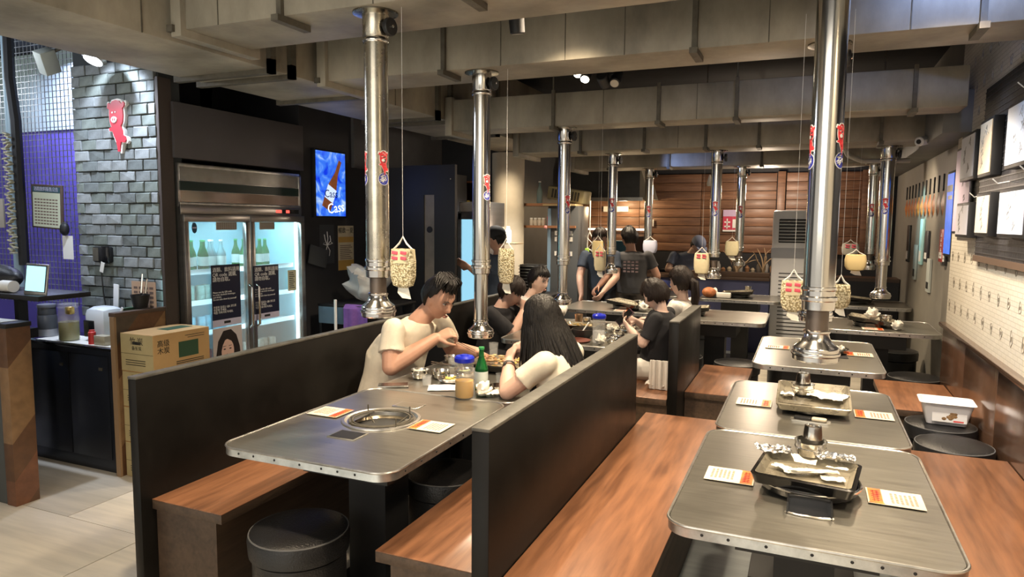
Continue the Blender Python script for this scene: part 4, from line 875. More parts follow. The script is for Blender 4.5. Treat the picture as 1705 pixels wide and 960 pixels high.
MB().box(-.19, .19, 0, .4, 0, 1.79, .004).build('cabinet_body', mat('cabinet_grey', (.11, .115, .12), .35, .3), t); MB().box(-.19, -.15, -.012, 0, .05, 1.76).build('cabinet_edge', mat('cabinet_blue', (.20, .30, .42), .35), t)
for z, s in ((1.47, '4L垃圾袋'), (1.40, '大圓盤子'), (1.23, '各式餐具')):
    MB().box(-.1, .12, -.006, -.0, z-.026, z+.026).build('label_strip', m_paper, t); txt('lettering', s, .046, m_blue, t, (.01, -.0065, z), (PI/2, 0, 0))
t = thing('tray_stack', 'stack of dark trays in a rack before the grey wall', 'tray', (-2.86, 7.3, .80))
for k in range(9): MB().box(-.13, .13, -.12, .12, .02+k*.035, .028+k*.035, .003).build('tray_rim', m_trim if k > 1 else m_bowl, t)
MB().box(-.12, .12, -.1, .1, 0, .32).build('tray_core', m_blk, t); 
tag(MB().box(-.16, .3, -.2, .2, 0, .799, .004).build('side_cabinet', m_blk), 'black low cabinet carrying the tray rack', 'cabinet', loc=(-2.86, 7.3, 0))
# range hood with lamp-lit planks, hanging cable
t = thing('range_hood', 'big dark sheet-metal range hood above the lit planks', 'hood', (-2.45, 9.85, 1.93)); 
MB().box(-.72, .28, -.3, .3, 0, .40).build('hood_box', mat('hood_grey', (.075, .075, .072), .45, .4, noise=.2), t); MB().box(-.74, .33, -.33, -.30, -.03, .02).build('hood_lip', m_trim, t); MB().add([(.28, -.3, .45), (.28, -.3, 0), (.42, -.3, 0), (.28, .3, .45), (.28, .3, 0), (.42, .3, 0)], [(0, 1, 2), (3, 5, 4), (0, 2, 5, 3)]).build('hood_wing', m_duct, t)
t = thing('hanging_cable', 'coiled white cable with a green plug by the grey cabinet', 'cable', (-2.33, 7.75, 0))
MB().tube([(0, 0, 1.85), (.0, 0, 1.5), (-.03, 0, 1.42), (.03, 0, 1.36), (-.02, 0, 1.30), (.05, 0, 1.25), (.06, 0, 1.2), (0, 0, 1.17)], .007, 6).build('cable_loop', m_paper, t); MB().tube([(.0, 0, 1.48), (.04, 0, 1.40), (.03, 0, 1.28), (-.03, 0, 1.3), (-.02, 0, 1.45), (0, 0, 1.48)], .007, 6).build('cable_coil', m_paper, t)
MB().cbox((-.03, 0, 1.25), (.05, .03, .1), .008).build('green_plug', mat('lime', (.35, .6, .08), .5), t)
# wall bits on the planks
for nm, x, z, w, h, m in (('long white notice on the lit planks left of pipe C1', -2.65, 1.80, .38, .08, m_paper), ('cream square switch plate on the planks', -2.13, 1.60, .10, .10, m_paper), ('small yellow tag under the switch plate', -2.17, 1.47, .10, .045, mat('tag_yellow', (.8, .65, .3), .6))):
    o = tag(MB().box(-w/2, w/2, -.008, 0, -h/2, h/2, .002).build('wall_notice', m), nm, 'notice', loc=(x, 10.13, z))
tag(MB().box(-.75, .35, -.03, 0, -.012, .012).build('tube_light', mat('tube_glow', (1, .9, .7), .4, emit=2)), 'thin white tube light under the lit planks', 'lamp', loc=(-2.55, 10.12, 1.50))
t = thing('price_poster', 'red and white poster on the plank wall between pipes', 'poster', (-.98, 10.14, 1.49)); MB().box(-.13, .13, -.008, 0, 0, .30).build('sheet', mat('poster_crimson', (.55, .05, .10), .5), t); MB().box(-.13, .13, -.010, -.008, .21, .30).build('lilac_band', mat('poster_lilac', (.55, .42, .62), .5), t); MB().box(-.13, .05, -.010, -.008, 0, .022).build('white_line', m_wht, t)
MB().box(-.11, -.03, -.010, -.008, .06, .08).box(-.11, -.03, -.010, -.008, .12, .14).box(-.08, -.065, -.010, -.008, .04, .18).build('white_strokes', m_wht, t); MB().box(.0, .11, -.010, -.008, .05, .17).build('white_panel', m_wht, t)
tag(MB().lathe([(.03, 0), (.035, .03), (.02, .10), (.008, .14)], 14).build('smoke_detector', mat('cream_det', (.75, .68, .5), .5)), 'cream funnel-shaped detector hanging near the plank wall', 'detector', loc=(-1.15, 8.9, 2.06))
# ======================= REAR COUNTER =======================
t = thing('service_counter', 'long dark blue service counter with brown ledge at the rear', 'counter', (-1.1, 9.0, 0))
MB().box(-.82, .69, 0, .32, 0, .90).build('counter_front', mat('counter_blue', (.10, .11, .23), .5, noise=.2, scale=2), t); MB().box(-.84, .69, -.03, .42, .90, .935, .004).build('counter_ledge', mat('counter_brown', (.10, .06, .04), .4), t); MB().box(-.40, .69, .0, .03, .935, 1.0, .003).build('ledge_rail', mat('rail_brown', (.14, .085, .055), .5), t)
MB().box(-.72, -.4, -.012, 0, .58, .86).build('blue_panel', mat('panel_blue', (.16, .20, .62), .5), t)
t = thing('service_counter', 'dark counter section behind the rear right tables', 'counter', (.5, 9.3, 0)); MB().box(-.22, .52, 0, .35, 0, .92).build('counter_front', mat('counter_black', (.03, .03, .035), .5), t); MB().box(-.22, .52, -.02, .35, .92, .96).build('counter_ledge', MATS['counter_brown'], t)
t = thing('post', 'brown wooden post at the left end of the rear counter', 'post', (-2.05, 9.2, 0)); MB().box(-.10, .10, 0, .2, 0, 1.42).build('post_body', mat('post_brown', (.085, .05, .035), .5), t)
tag(MB().box(-.15, .15, -.1, .1, 0, .32, .01).build('blue_bin', mat('bin_teal', (.05, .16, .24), .45)), 'teal blue plastic bin behind the cook in grey', 'bin', loc=(-2.35, 9.5, 1.03))
tag(MB().box(-.3, .2, -.2, .3, 0, 1.03).build('kitchen_table', m_blk), 'black kitchen table under the teal bin', 'table', loc=(-2.35, 9.5, 0))
# clutter behind the counter: jars, branches, boxes
kb = tag(MB().box(-1.0, .48, -.15, .15, 0, .95).build('back_shelf', m_dkwall), 'dark shelf against the plank wall behind the counter', 'shelf', loc=(-.9, 9.92, 0))
rnd = random.Random(21)
for k in range(16):
    x = -1.6+k*.078+rnd.uniform(-.01, .01); h = rnd.uniform(.05, .16)
    c_ = [(.5, .42, .3), (.12, .10, .08), (.35, .33, .3), (.3, .16, .08)][k % 4]
    tag(MB().lathe([(.028, 0), (.032, h*.6), (.015, h*.85), (.015, h)], 12).build('sauce_jar', mat('clutter_%d' % (k % 4), c_, .3)), '%s jar behind the rear counter, %s from the left in its row' % (('beige', 'black', 'grey', 'brown')[k % 4], ('first', 'second', 'third', 'fourth')[k//4]), 'jar', 'jars behind the rear counter', (x, 9.86+rnd.uniform(-.04, .04), .951))
for k, (x, lab) in enumerate(((-.85, 'dry twisted branch behind the counter, left of the other'), (-.52, 'dry twisted branch behind the counter next to the air conditioner'))):
    mb = MB(); r = random.Random(k+3)
    for b in range(5):
        p = Vector((0, 0, 0)); d = Vector((r.uniform(-.5, .5), r.uniform(-.2, .2), 1)).normalized(); pts = [tuple(p)]
        for q_ in range(5): p = p+d*.07; d = (d+Vector((r.uniform(-.5, .5), r.uniform(-.2, .2), r.uniform(-.3, .2)))).normalized(); pts.append(tuple(p))
        mb.tube(pts, [.014, .012, .010, .008, .006, .003], 6)
    tag(mb.build('dry_branch', mat('driftwood', (.42, .30, .18), .8)), lab, 'branch', loc=(x, 9.55, .95))
# air conditioner
t = thing('air_conditioner', 'tall white floor-standing air conditioner left of the large pipe', 'air conditioner', (-.10, 8.76, 0))
MB().box(-.29, .29, 0, .3, 0, 1.76, .03).build('casing', mat('ac_white', (.80, .81, .84), .4), t); MB().box(-.295, .295, -.006, .2, 1.20, 1.32, .004).build('grey_band', mat('ac_grey', (.38, .39, .43), .4), t)
MB().box(-.22, .22, -.008, .02, 1.38, 1.66, .01).build('outlet', m_blk, t)
for k in range(7): MB().cbox((0, -.012, 1.405+k*.038), (.43, .012, .012), .002, rx=.5).build('slat', mat('ac_slat', (.5, .51, .53), .4), t)
for k in range(20): MB().box(-.20, .27, -.004, .001, .16+k*.045, .170+k*.045).build('intake_slot', m_blk, t)
# ======================= RIGHT WALL: peg board, frames =======================
m_peg = mat('peg_board', (.045, .045, .052), .45, .2, noise=.3, scale=30, bump=.3)
t = thing('mesh_board', 'black mesh display board with dark frames on the right wall', 'display board', (.966, 3.6, 1.42))
MB().box(-.012, 0, -1.6, 1.46, 0, 1.0).build('board_panel', m_peg, t)
mb = MB()
for k in range(30): mb.box(-.016, -.012, -1.6, 1.46, .015+k*.033, .021+k*.033)
mb.build('mesh_wires', mat('mesh_wire', (.08, .08, .09), .4, .5), t, kind='stuff')
MB().box(-.022, 0, -1.6, 1.46, -.035, 0).build('bottom_rail', mat('rail_wood', (.12, .075, .05), .5), t)
MB().box(-.012, 0, 1.46, 1.86, .17, .60).build('board_step', m_peg, t) if 0 else None
m_fr = mat('frame_black', (.02, .02, .022), .4)
def frame(label, y0, y1, z0, z1, tone=(.74, .73, .70), dep=.05):
    """boxed frame standing off the board; the picture faces the room"""
    t = thing('picture_frame', label, 'frame', (.950, (y0+y1)/2, z0)); w = (y1-y0)/2; h = z1-z0
    MB().box(-dep, 0, -w, w, 0, h, .003).build('frame_box', m_fr, t)
    MB().box(-dep-.004, -dep+.001, -w+.018, w-.018, .018, h-.018).build('signed_sheet', mat('sheet_%d' % int(tone[2]*100), tone, .5), t)
    mb = MB(); r = random.Random(int(y0*100+z0*10))
    for k in range(4):
        cy, cz = r.uniform(-w*.4, w*.4), h*(.2+.18*k); mb.tube([(-dep-.0045, cy+.03*math.sin(q*1.9+k), cz+.02*math.cos(q*2.7+k*2)+q*.004) for q in range(9)], .0008, 4)
    mb.build('signature_scribble', mat('pencil_grey', (.30, .29, .28), .7), t, kind='stuff'); return t
S = 1.155
def Zs(z): return 1.6+(z-1.6)*S
frame('tall lilac poster frame at the left end of the black board', 4.53*S, 5.06*S-.09, Zs(1.55), Zs(2.06), (.60, .50, .66), .012)
frame('black frame with grey-white signed sheet, upper left of the board', 4.30*S, 4.66*S, Zs(1.845), Zs(2.10), (.50, .53, .60))
frame('black frame with warm cream signed sheet, upper middle of the board', 3.93*S, 4.20*S, Zs(1.84), Zs(2.12), (.78, .66, .50))
frame('black frame with small signed sheet, lower left of the board', 4.35*S, 4.68*S, Zs(1.535), Zs(1.725), (.60, .60, .68))
frame('black frame with white signed sheet, lower middle of the board', 3.89*S, 4.18*S, Zs(1.55), Zs(1.76), (.76, .70, .62))
frame('black frame with blue-white sheet, lower right of the board', 3.30*S, 3.72*S, Zs(1.55), Zs(1.76), (.62, .68, .80))
frame('black frame with pale blue sheet, upper right of the board', 3.30*S, 3.68*S, Zs(1.845), Zs(2.12), (.55, .62, .78))
for k, (y, z, wh) in enumerate(((4.62, 2.12, 'upper left'), (4.0, 2.26, 'top'), (4.9, 1.78, 'lower left'), (4.35, 1.83, 'lower middle'), (3.85, 1.86, 'right'))):
    tag(MB().tube([(0, 0, 0), (-.05, 0, -.01), (-.075, 0, .015)], .003, 6).build('wire_hook', m_wht), 'white wire hook at the %s of the black board' % wh, 'hook', loc=(.95, y, z))
for y, z, c_ in ((3.75, 2.75, COOL), (4.6, 2.7, COOL)):
    lamp('SPOT', (.45, y, z), 11, c_, .04, (.97, y, 1.7), 60, .8)
lamp('SPOT', (.62, 2.98, 2.80), 14, (.35, .5, 1), .03, (.60, 3.34, 2.50), 110, .8)
lamp('SPOT', (.1, 3.95, 2.3), 34, NEUT, .04, (.97, 4.3, 1.25), 80, .8)  # added spot without a fixture, brightens the right wall
lamp('SPOT', (.2, 2.2, 2.3), 26, NEUT, .04, (.97, 2.9, 1.3), 80, .8)
lamp('SPOT', (-1.7, 7.55, 2.15), 8, (.3, .45, 1), .03, (-1.25, 8.05, 2.33), 60, .8)
lamp('SPOT', (.45, 7.2, 2.12), 16, WARM, .04, (1.03, 7.5, 1.7), 90, .8)  # added light to lift the dark paddle ornaments, no fixture
# far right wall decor
t = thing('lit_poster', 'glowing blue vertical poster at the near end of the taupe wall', 'poster', (1.02, 6.30, 1.36)); MB().box(-.02, .005, -.15, .15, 0, .66, .003).build('poster_frame', m_blk, t); MB().box(-.024, -.019, -.13, .13, .02, .64).build('poster_face', mat('blue_face', (.06, .16, .70), .4, emit=.35, noise=.6, scale=6, emc=(.06, .2, .9)), t); MB().box(-.026, -.022, -.11, .11, .50, .55).box(-.026, -.022, -.11, .06, .44, .47).build('poster_text_bar', m_wht, t)
pd = thing('paddle_ornament', 'orange and black paddle ornament in the row on the taupe wall', 'ornament', (1.005, 6.62, 1.68), group='paddle ornaments in a row on the right wall')
MB().add([(0, -.0, 0), (0, .05, .04), (0, .055, .14), (0, 0, .21), (0, -.055, .14), (0, -.05, .04), (-.02, 0, .1)], [(0, 1, 6), (1, 2, 6), (2, 3, 6), (3, 4, 6), (4, 5, 6), (5, 0, 6), (5, 4, 3, 2, 1, 0)]).build('paddle_blade', mat('paddle_orange', (.80, .36, .06), .4, noise=.6, scale=9, col2=(.35, .08, .03)), pd)
MB().box(-.012, 0, -.010, .010, .20, .34, .002).build('paddle_handle', m_blk, pd)
pd['label'] = 'nearest orange and black paddle ornament in the row on the taupe wall'
for k in range(1, 11): dup(pd, (1.005, 6.62+k*.23, 1.68), label='%s orange and black paddle ornament in the row on the taupe wall' % ORD[k])
for nm, y, z0, z1, c_ in (('red panel with white characters on the taupe wall', 6.62, 1.30, 1.57, (.45, .06, .05)), ('black and white strip sign beside the red panel', 6.47, 1.28, 1.56, (.03, .03, .03)), ('cyan lit glass panel on the taupe wall', 7.75, 1.22, 1.66, (.45, .8, .85)), ('dark picture beside the cyan glass panel', 7.40, 1.26, 1.55, (.05, .05, .06)), ('grey lower picture farther along the taupe wall', 8.1, 1.05, 1.40, (.30, .33, .32)), ('white lower picture near the rear right table', 7.2, 1.0, 1.3, (.6, .65, .62)), ('dark hanging picture at the far end of the taupe wall', 8.7, 1.2, 1.6, (.05, .05, .05))):
    t = thing('wall_picture', nm, 'picture', (1.028, y, z0)); w = .05 if 'strip' in nm else .085
    MB().box(-.02, 0, -w, w, 0, z1-z0, .003).build('picture_board', mat('pb_%d_%d' % (int(c_[0]*100), int(c_[2]*100)), c_, .35), t)
    MB().box(-.022, -.02, -w*.7, w*.7, .03, (z1-z0)*.3).build('picture_block', m_wht if c_[0] < .3 or c_[0] == .45 else m_bprt, t)
    if 'red panel' in nm:
        mb = MB()
        for k in range(5): mb.box(-.022, -.02, -.03, .03, .05+k*.04, .057+k*.04).box(-.022, -.02, -.004, .004, .045+k*.04, .075+k*.04)
        mb.build('white_strokes', m_wht, t, kind='stuff')
lamp('SPOT', (.55, 7.7, 2.15), 16, (.45, .9, .95), .03, (1.03, 7.9, 1.7), 50, .7)
# cameras and ceiling spots
t = thing('security_camera', 'white bullet camera hanging at the rear right below the duct', 'camera', (.77, 6.15, 2.24)); Mx = Matrix.Rotation(-.6, 4, 'Z') @ Matrix.Rotation(1.75, 4, 'X')
MB().lathe([(.03, -.06), (.035, -.05), (.035, .05), (.028, .055)], 20, M=Mx).build('camera_body', m_white, t); MB().lathe([(.018, .055), (.018, .058)], 16, M=Mx).build('lens', m_blk, t); MB().tube([(0, 0, .02), (.06, .06, .03), (.17, .06, .02)], .01, 8).build('bracket', m_white, t)
t = thing('security_camera', 'pale square camera on the wire mesh left of the brick pillar', 'camera', (-4.83, 3.2, 2.66)); MB().cbox((0, 0, 0), (.09, .11, .16), .01, rx=.5, ry=.35).build('camera_body', mat('cam_beige', (.55, .60, .56), .5), t); MB().tube([(.03, 0, .05), (.1, .06, .1)], .01, 8).build('bracket', m_flange, t)
def spot(label, x, y, z, on, tilt=.25, rod=True):
    t = thing('track_spotlight', label, 'spotlight', (x, y, z)); Mx = Matrix.Rotation(tilt, 4, 'X')
    MB().lathe([(.028, -.05), (.034, -.045), (.036, .05), (.03, .055)], 22, M=Mx).build('lamp_head', m_blk, t)
    MB().lathe([(.0, -.0515), (.026, -.0515), (.026, -.049)], 20, M=Mx).build('lens_disc', mat('lens_on', (1, .88, .65), .4, emit=14) if on else mat('lens_off', (.5, .47, .4), .3), t)
    if rod: MB().tube([(0, .01, .05), (0, .02, .12), (0, .02, 3.1-z)], .011, 8).build('conduit', mat('conduit_grey', (.28, .27, .25), .4, .6), t)
    return t
spot('small black ceiling spotlight, off, above the left tables', -1.26, 2.98, 2.50, False)
spot('glowing ceiling spotlight on a rod, left of the bright pair', -1.35, 4.2, 2.545, True, -.7); spot('glowing ceiling spotlight on a rod, right of the bright pair', -1.295, 4.17, 2.505, True, -.7)
spot('black spotlight cluster head tilted, right of the bright pair', -1.20, 4.22, 2.47, False, 1.2, False); spot('black spotlight head behind the cluster, right of the bright pair', -1.13, 4.25, 2.48, False, -.8); 
MB().tube([(-1.42, 4.24, 2.56), (-1.12, 4.24, 2.50)], .012, 8).build('lamp_track', m_blk, bpy.data.objects['track_spotlight.003']).location = (1.20, -4.22, -2.47)
t = thing('track_spotlight', 'silver lit spotlight aimed at the pig sign on the brick pillar', 'spotlight', (-4.17, 3.06, 2.60)); Mx = Matrix.Rotation(-.5, 4, 'X')
MB().lathe([(.06, -.02), (.075, 0), (.05, .04), (.02, .06)], 22, M=Mx).build('lamp_head', m_trim, t); MB().lathe([(.0, -.021), (.055, -.021), (.055, -.018)], 20, M=Mx).build('lens_disc', mat('lens_cool', (.85, .93, 1), .4, emit=10), t); MB().tube([(0, 0, .06), (0, .03, .5)], .01, 8).build('conduit', MATS['conduit_grey'], t)
# ======================= ENTRANCE CORNER =======================
# pig sign on the bricks
t = thing('pig_sign', 'red pig-shaped sign with white outline on the grey brick pillar', 'sign', (-4.20, 3.235, 2.205)); R_ = Matrix.Rotation(PI/2, 4, 'X')
hp = pig_poly(.345)
MB().prism([(x+(.011 if x > -.01 else -.011), y*1.055) for x, y in hp], -.012, .012, M=R_).build('white_outline', m_wht, t); MB().prism([(x*.98, y*.99) for x, y in hp], .012, .02, M=R_).build('red_face', mat('sign_red', (.62, .03, .05), .35), t)
MB().prism(el(-.017, .038, .026, .020), .02, .026, M=R_).build('snout', m_wht, t); MB().prism(el(-.025, .038, .004, .009, 10), .026, .028, M=R_).prism(el(-.009, .038, .004, .009, 10), .026, .028, M=R_).build('nostrils', m_stred, t)
MB().prism(el(-.032, .084, .005, .006, 10), .02, .024, M=R_).prism(el(-.006, .086, .005, .006, 10), .02, .024, M=R_).build('eyes', m_wht, t)
# intercom, notice, wire mesh
t = thing('intercom_box', 'black wall box with a dangling paper tag on the brick pillar', 'box', (-4.40, 3.225, 1.30)); MB().cbox((0, 0, .055), (.17, .04, .11), .015).build('box_body', m_blk, t); MB().cbox((.05, -.02, .055), (.07, .02, .12), .012).build('box_grip', m_blkg, t); MB().cbox((.025, -.03, -.03), (.035, .002, .07), rx=0, ry=.3).build('paper_tag', m_paper, t); MB().box(-.075, -.02, -.021, -.02, .01, .10).build('grille', m_flange, t)
MB().tube([(-.03, 0, 0), (-.01, -.005, -.2), (.02, 0, -.4)], .004, 6).build('cable', m_blk, t)
ms = thing('wire_mesh_screen', 'grey wire mesh screen before the purple entrance wall', 'screen', (-5.4, 3.42, 0))
mb = MB()
for k in range(50): x = -1.4+k*.043; mb.box(x-.0022, x+.0022, -.002, .002, .95, 3.05)
for k in range(50): z = .97+k*.043; mb.box(-1.4, .72, -.004, 0, z-.0022, z+.0022)
mb.build('mesh_wires', mat('mesh_silver', (.38, .40, .40), .4, .6), ms, kind='stuff')
for x in (-.30, -.02): pass
t = thing('steel_post', 'pale blue-grey post with cables in front of the wire mesh', 'post', (-5.42, 3.3, 0)); MB().lathe([(.035, 0), (.035, 3.05)], 16).build('tube', mat('post_blue', (.30, .42, .50), .4), t); MB().tube([(.06, -.02, 3.05), (.05, -.02, 2.6), (.09, -.02, 2.3), (.09, -.02, 1.25)], .035, 8).build('black_hose', m_blk, t)
t = thing('rope_garland', 'cream knotted rope garland beside the black hose', 'garland', (-5.33, 3.22, 0)); mb = MB(); r = random.Random(6)
for k in range(40): mb.cbox((-.02+.02*math.sin(k*2.1), 0, 2.2-k*.022), (.05, .03, .012), .003, ry=r.uniform(-.5, .5))
mb.build('rope_knots', mat('rope_cream', (.45, .42, .30), .8), t)
t = thing('framed_notice', 'framed cream paper notice hung tilted on the wire mesh', 'notice', (-5.15, 3.36, 1.52)); t.rotation_euler = (0, .05, 0); MB().box(-.17, .17, -.015, 0, 0, .32, .003).build('frame', mat('frame_brown', (.09, .06, .045), .5), t); MB().box(-.15, .15, -.018, -.015, .012, .262).build('sheet', mat('notice_cream', (.52, .55, .42), .6), t); MB().box(-.15, .15, -.018, -.015, .265, .305).build('heading_band', mat('heading_teal', (.03, .08, .10), .5), t); txt('lettering', '酒精飲料販售公告', .034, m_lil, t, (0, -.0185, .285), (PI/2, 0, 0))
mb = MB()
for j in range(9):
    for k in range(8): mb.box(-.13+k*.033, -.105+k*.033, -.0185, -.018, .03+j*.022, .040+j*.022)
mb.build('small_print', MATS['brown_ink'], t, kind='stuff')
t = thing('framed_notice', 'small framed dark picture at the left image edge', 'picture', (-5.75, 3.36, 1.52)); MB().box(-.12, .10, -.015, 0, 0, .22, .003).build('frame', MATS['aged_paper'], t); MB().sph((-.01, -.016, .11), (.05, .006, .05), 14, 8).build('dark_motif', m_blk, t)
t = thing('paper_tag', 'white paper tag clipped to the wire mesh above the tablet', 'tag', (-4.95, 3.36, 1.30)); MB().box(-.055, .055, -.004, 0, 0, .17).build('sheet', m_paper, t); MB().sph((0, -.02, .22), (.035, .03, .05), 12, 8).build('black_clip', m_blk, t)
# front counter block (chevron wood) at the very left
def chevron(name):
    m = bpy.data.materials.new(name); m.use_nodes = True; n = m.node_tree.nodes; L = m.node_tree.links; b = n['Principled BSDF']
    tc = n.new('ShaderNodeTexCoord'); mp = n.new('ShaderNodeMapping'); mp.inputs['Rotation'].default_value = (math.radians(-48), 0, 0); L.new(tc.outputs['Object'], mp.inputs[0])
    sp = n.new('ShaderNodeSeparateXYZ'); L.new(mp.outputs[0], sp.inputs[0]); mu = n.new('ShaderNodeMath'); mu.operation = 'MULTIPLY'; mu.inputs[1].default_value = 7.; L.new(sp.outputs['Z'], mu.inputs[0])
    fl = n.new('ShaderNodeMath'); fl.operation = 'FLOOR'; L.new(mu.outputs[0], fl.inputs[0]); wn = n.new('ShaderNodeTexWhiteNoise'); wn.noise_dimensions = '1D'; L.new(fl.outputs[0], wn.inputs['W'])
    rp = n.new('ShaderNodeValToRGB'); e = rp.color_ramp.elements; rp.color_ramp.interpolation = 'CONSTANT'; e[0].color = (.16, .075, .035, 1); e[1].position = .75; e[1].color = (.33, .19, .09, 1); k = e.new(.35); k.color = (.10, .075, .055, 1); k = e.new(.55); k.color = (.24, .10, .05, 1)
    L.new(wn.outputs['Value'], rp.inputs[0]); nz = n.new('ShaderNodeTexNoise'); nz.inputs['Scale'].default_value = 18; L.new(mp.outputs[0], nz.inputs['Vector']); mx = n.new('ShaderNodeMixRGB'); mx.blend_type = 'MULTIPLY'; mx.inputs[0].default_value = .6; L.new(rp.outputs[0], mx.inputs[1]); L.new(nz.outputs['Fac'], mx.inputs[2]); L.new(mx.outputs[0], b.inputs['Base Color']); b.inputs['Roughness'].default_value = .5; return m
m_chev = chevron('chevron_wood')
t = thing('front_counter', 'counter block clad in diagonal wood strips at the left edge', 'counter', (-4.05, 2.39, 0)); MB().box(-.9, .0, -.06, .06, 0, 1.0, .004).build('core', mat('slate_grey', (.07, .075, .075), .5), t); MB().box(.0, .08, -.065, .065, 0, 1.0, .003).build('wood_cladding', m_chev, t); MB().box(-.9, .085, -.07, .07, 1.0, 1.025, .003).build('counter_top', m_blk, t)
t = thing('paper_sheet', 'white sheet lying on the front counter at the left edge', 'paper', (-4.10, 2.39, 1.026)); MB().box(-.14, .05, -.05, .05, 0, .002).build('sheet', m_paper, t)
# black cabinet counter
t = thing('black_counter', 'black cabinet counter carrying pitchers before the brick pillar', 'counter', (-4.3, 3.08, 0)); MB().box(-.45, .41, -.17, .16, 0, .78).build('cabinet', mat('cabinet_black', (.012, .014, .02), .35), t); MB().box(-.50, .42, -.19, .16, .78, .80, .003).build('counter_top', m_blkg, t)
for x in (-.22, .15): MB().box(x-.18, x+.18, -.176, -.17, .08, .74, .002).build('cabinet_door', MATS['cabinet_black'], t); MB().cbox((x+.12, -.18, .66), (.03, .01, .02), .003).build('door_handle', m_flange, t)
tag(MB().box(-.38, .36, -.15, .06, 0, .003).build('counter_mat', m_paper), 'white paper mat on the black counter', 'mat', loc=(-4.28, 3.06, .801))
lw = thing('low_wall', 'low wall clad in diagonal wood strips beside the cartons', 'wall', (-3.86, 3.11, 0)); MB().box(-.03, .0, -.22, .23, 0, 1.0).build('wood_cladding', m_chev, lw); MB().box(-.05, .005, -.23, .24, 1.0, 1.025, .003).build('cap_board', mat('cap_brown', (.085, .055, .04), .5), lw); MB().box(-.035, .003, -.235, -.22, 0, 1.0).build('end_board', mat('end_wood', (.28, .18, .10), .5), lw)
def pitcher(label, x, y, z, r, h, mb_, fill, lidm):
    t = thing('drink_pitcher', label, 'pitcher', (x, y, z))
    MB().lathe([(r*.9, 0), (r, .01), (r, h*.62), (r*.93, h*.66), (r*.96, h*.70), (r*.90, h*.88)], 28).build('pitcher_body', mb_, t)
    if fill: MB().lathe([(r*.88, .004), (r*.95, .012), (r*.95, h*fill)], 26).build('drink', MATS[fill > 0 and 'tea_liquid'], t)
    MB().lathe([(r*.95, h*.88), (r*.98, h*.90), (r*.95, h*.98), (r*.4, h)], 26).build('pitcher_lid', lidm, t); return t
mat('tea_liquid', (.42, .40, .10), .1, trans=.3); m_pit = mat('clear_plastic', (.80, .80, .76), .12, alpha=.2)
pitcher('clear jug half full of greenish tea with gold tap on the black counter', -4.41, 2.97, .805, .062, .245, m_pit, .5, m_pit)
MB().cbox((.045, -.02, .2), (.05, .04, .05), .01).build('gold_tap', mat('gold', (.7, .5, .15), .3, .8), bpy.data.objects['drink_pitcher'])
pitcher('dark grey insulated jug with silver base on the black counter', -4.70, 3.02, .805, .058, .22, mat('jug_grey', (.07, .075, .085), .35), 0, mat('jug_lid', (.18, .19, .22), .35))
MB().lathe([(.0595, .002), (.0595, .05)], 26, cap=False).build('silver_base', mat('jug_silver', (.40, .40, .42), .35, .5), bpy.data.objects['drink_pitcher.001'])
t = thing('rice_cooker', 'rounded white countertop machine with dark window on the black counter', 'appliance', (-4.23, 3.09, .805)); MB().cbox((0, 0, .11), (.20, .17, .22), .05).build('machine_body', mat('gloss_white', (.68, .73, .78), .25), t); MB().cbox((-.035, -.083, .08), (.10, .012, .11), .005).build('dark_window', m_blkg, t)
tag(MB().lathe([(.022, 0), (.022, .075), (.016, .08), (.016, .09)], 16).build('red_bottle', m_red), 'small red container before the white machine', 'bottle', loc=(-4.15, 2.94, .805))
tag(MB().cbox((0, 0, .03), (.10, .06, .06), .004).build('tissue_box', mat('box_beige', (.42, .38, .28), .6)), 'small beige box right of the red container', 'box', loc=(-4.06, 2.95, .805))
tag(MB().cbox((0, 0, .12), (.05, .008, .24), .003, ry=.08).build('white_board', m_white), 'narrow white strip standing behind the white machine', 'strip', loc=(-4.26, 3.2, .92))
t = thing('drinks_menu', 'tan printed menu sheet standing behind the low wall', 'menu', (-3.98, 3.19, 1.0)); MB().box(-.11, .11, -.003, 0, 0, .19).build('sheet', mat('tan_sheet', (.50, .33, .22), .6), t); mb = MB()
for j in range(5):
    for k in range(4): mb.box(-.09+k*.048, -.055+k*.048, -.0035, -.003, .02+j*.03, .036+j*.03)
mb.build('small_print', MATS['brown_ink'], t, kind='stuff')
t = thing('utensil_basket', 'black wire basket with steel tongs at the end of the low wall', 'basket', (-3.93, 3.12, 1.028)); MB().lathe([(.04, 0), (.058, .085), (.054, .085), (.038, .004)], 20).build('basket', m_blk, t); MB().tube([(0, 0, .02), (.03, 0, .22)], .006, 6).tube([(.02, .01, .02), (.07, 0, .19)], .006, 6).build('tongs', m_chrome, t)
t = thing('green_board', 'leaning white-edged green board behind the low wall end', 'board', (-4.03, 3.10, .805)); MB().cbox((0, 0, .12), (.012, .14, .24), .002, ry=.45).build('board', mat('board_green', (.04, .09, .05), .5), t); MB().cbox((.0, -.072, .12), (.02, .006, .25), .002, ry=.45).build('white_edge', m_white, t)
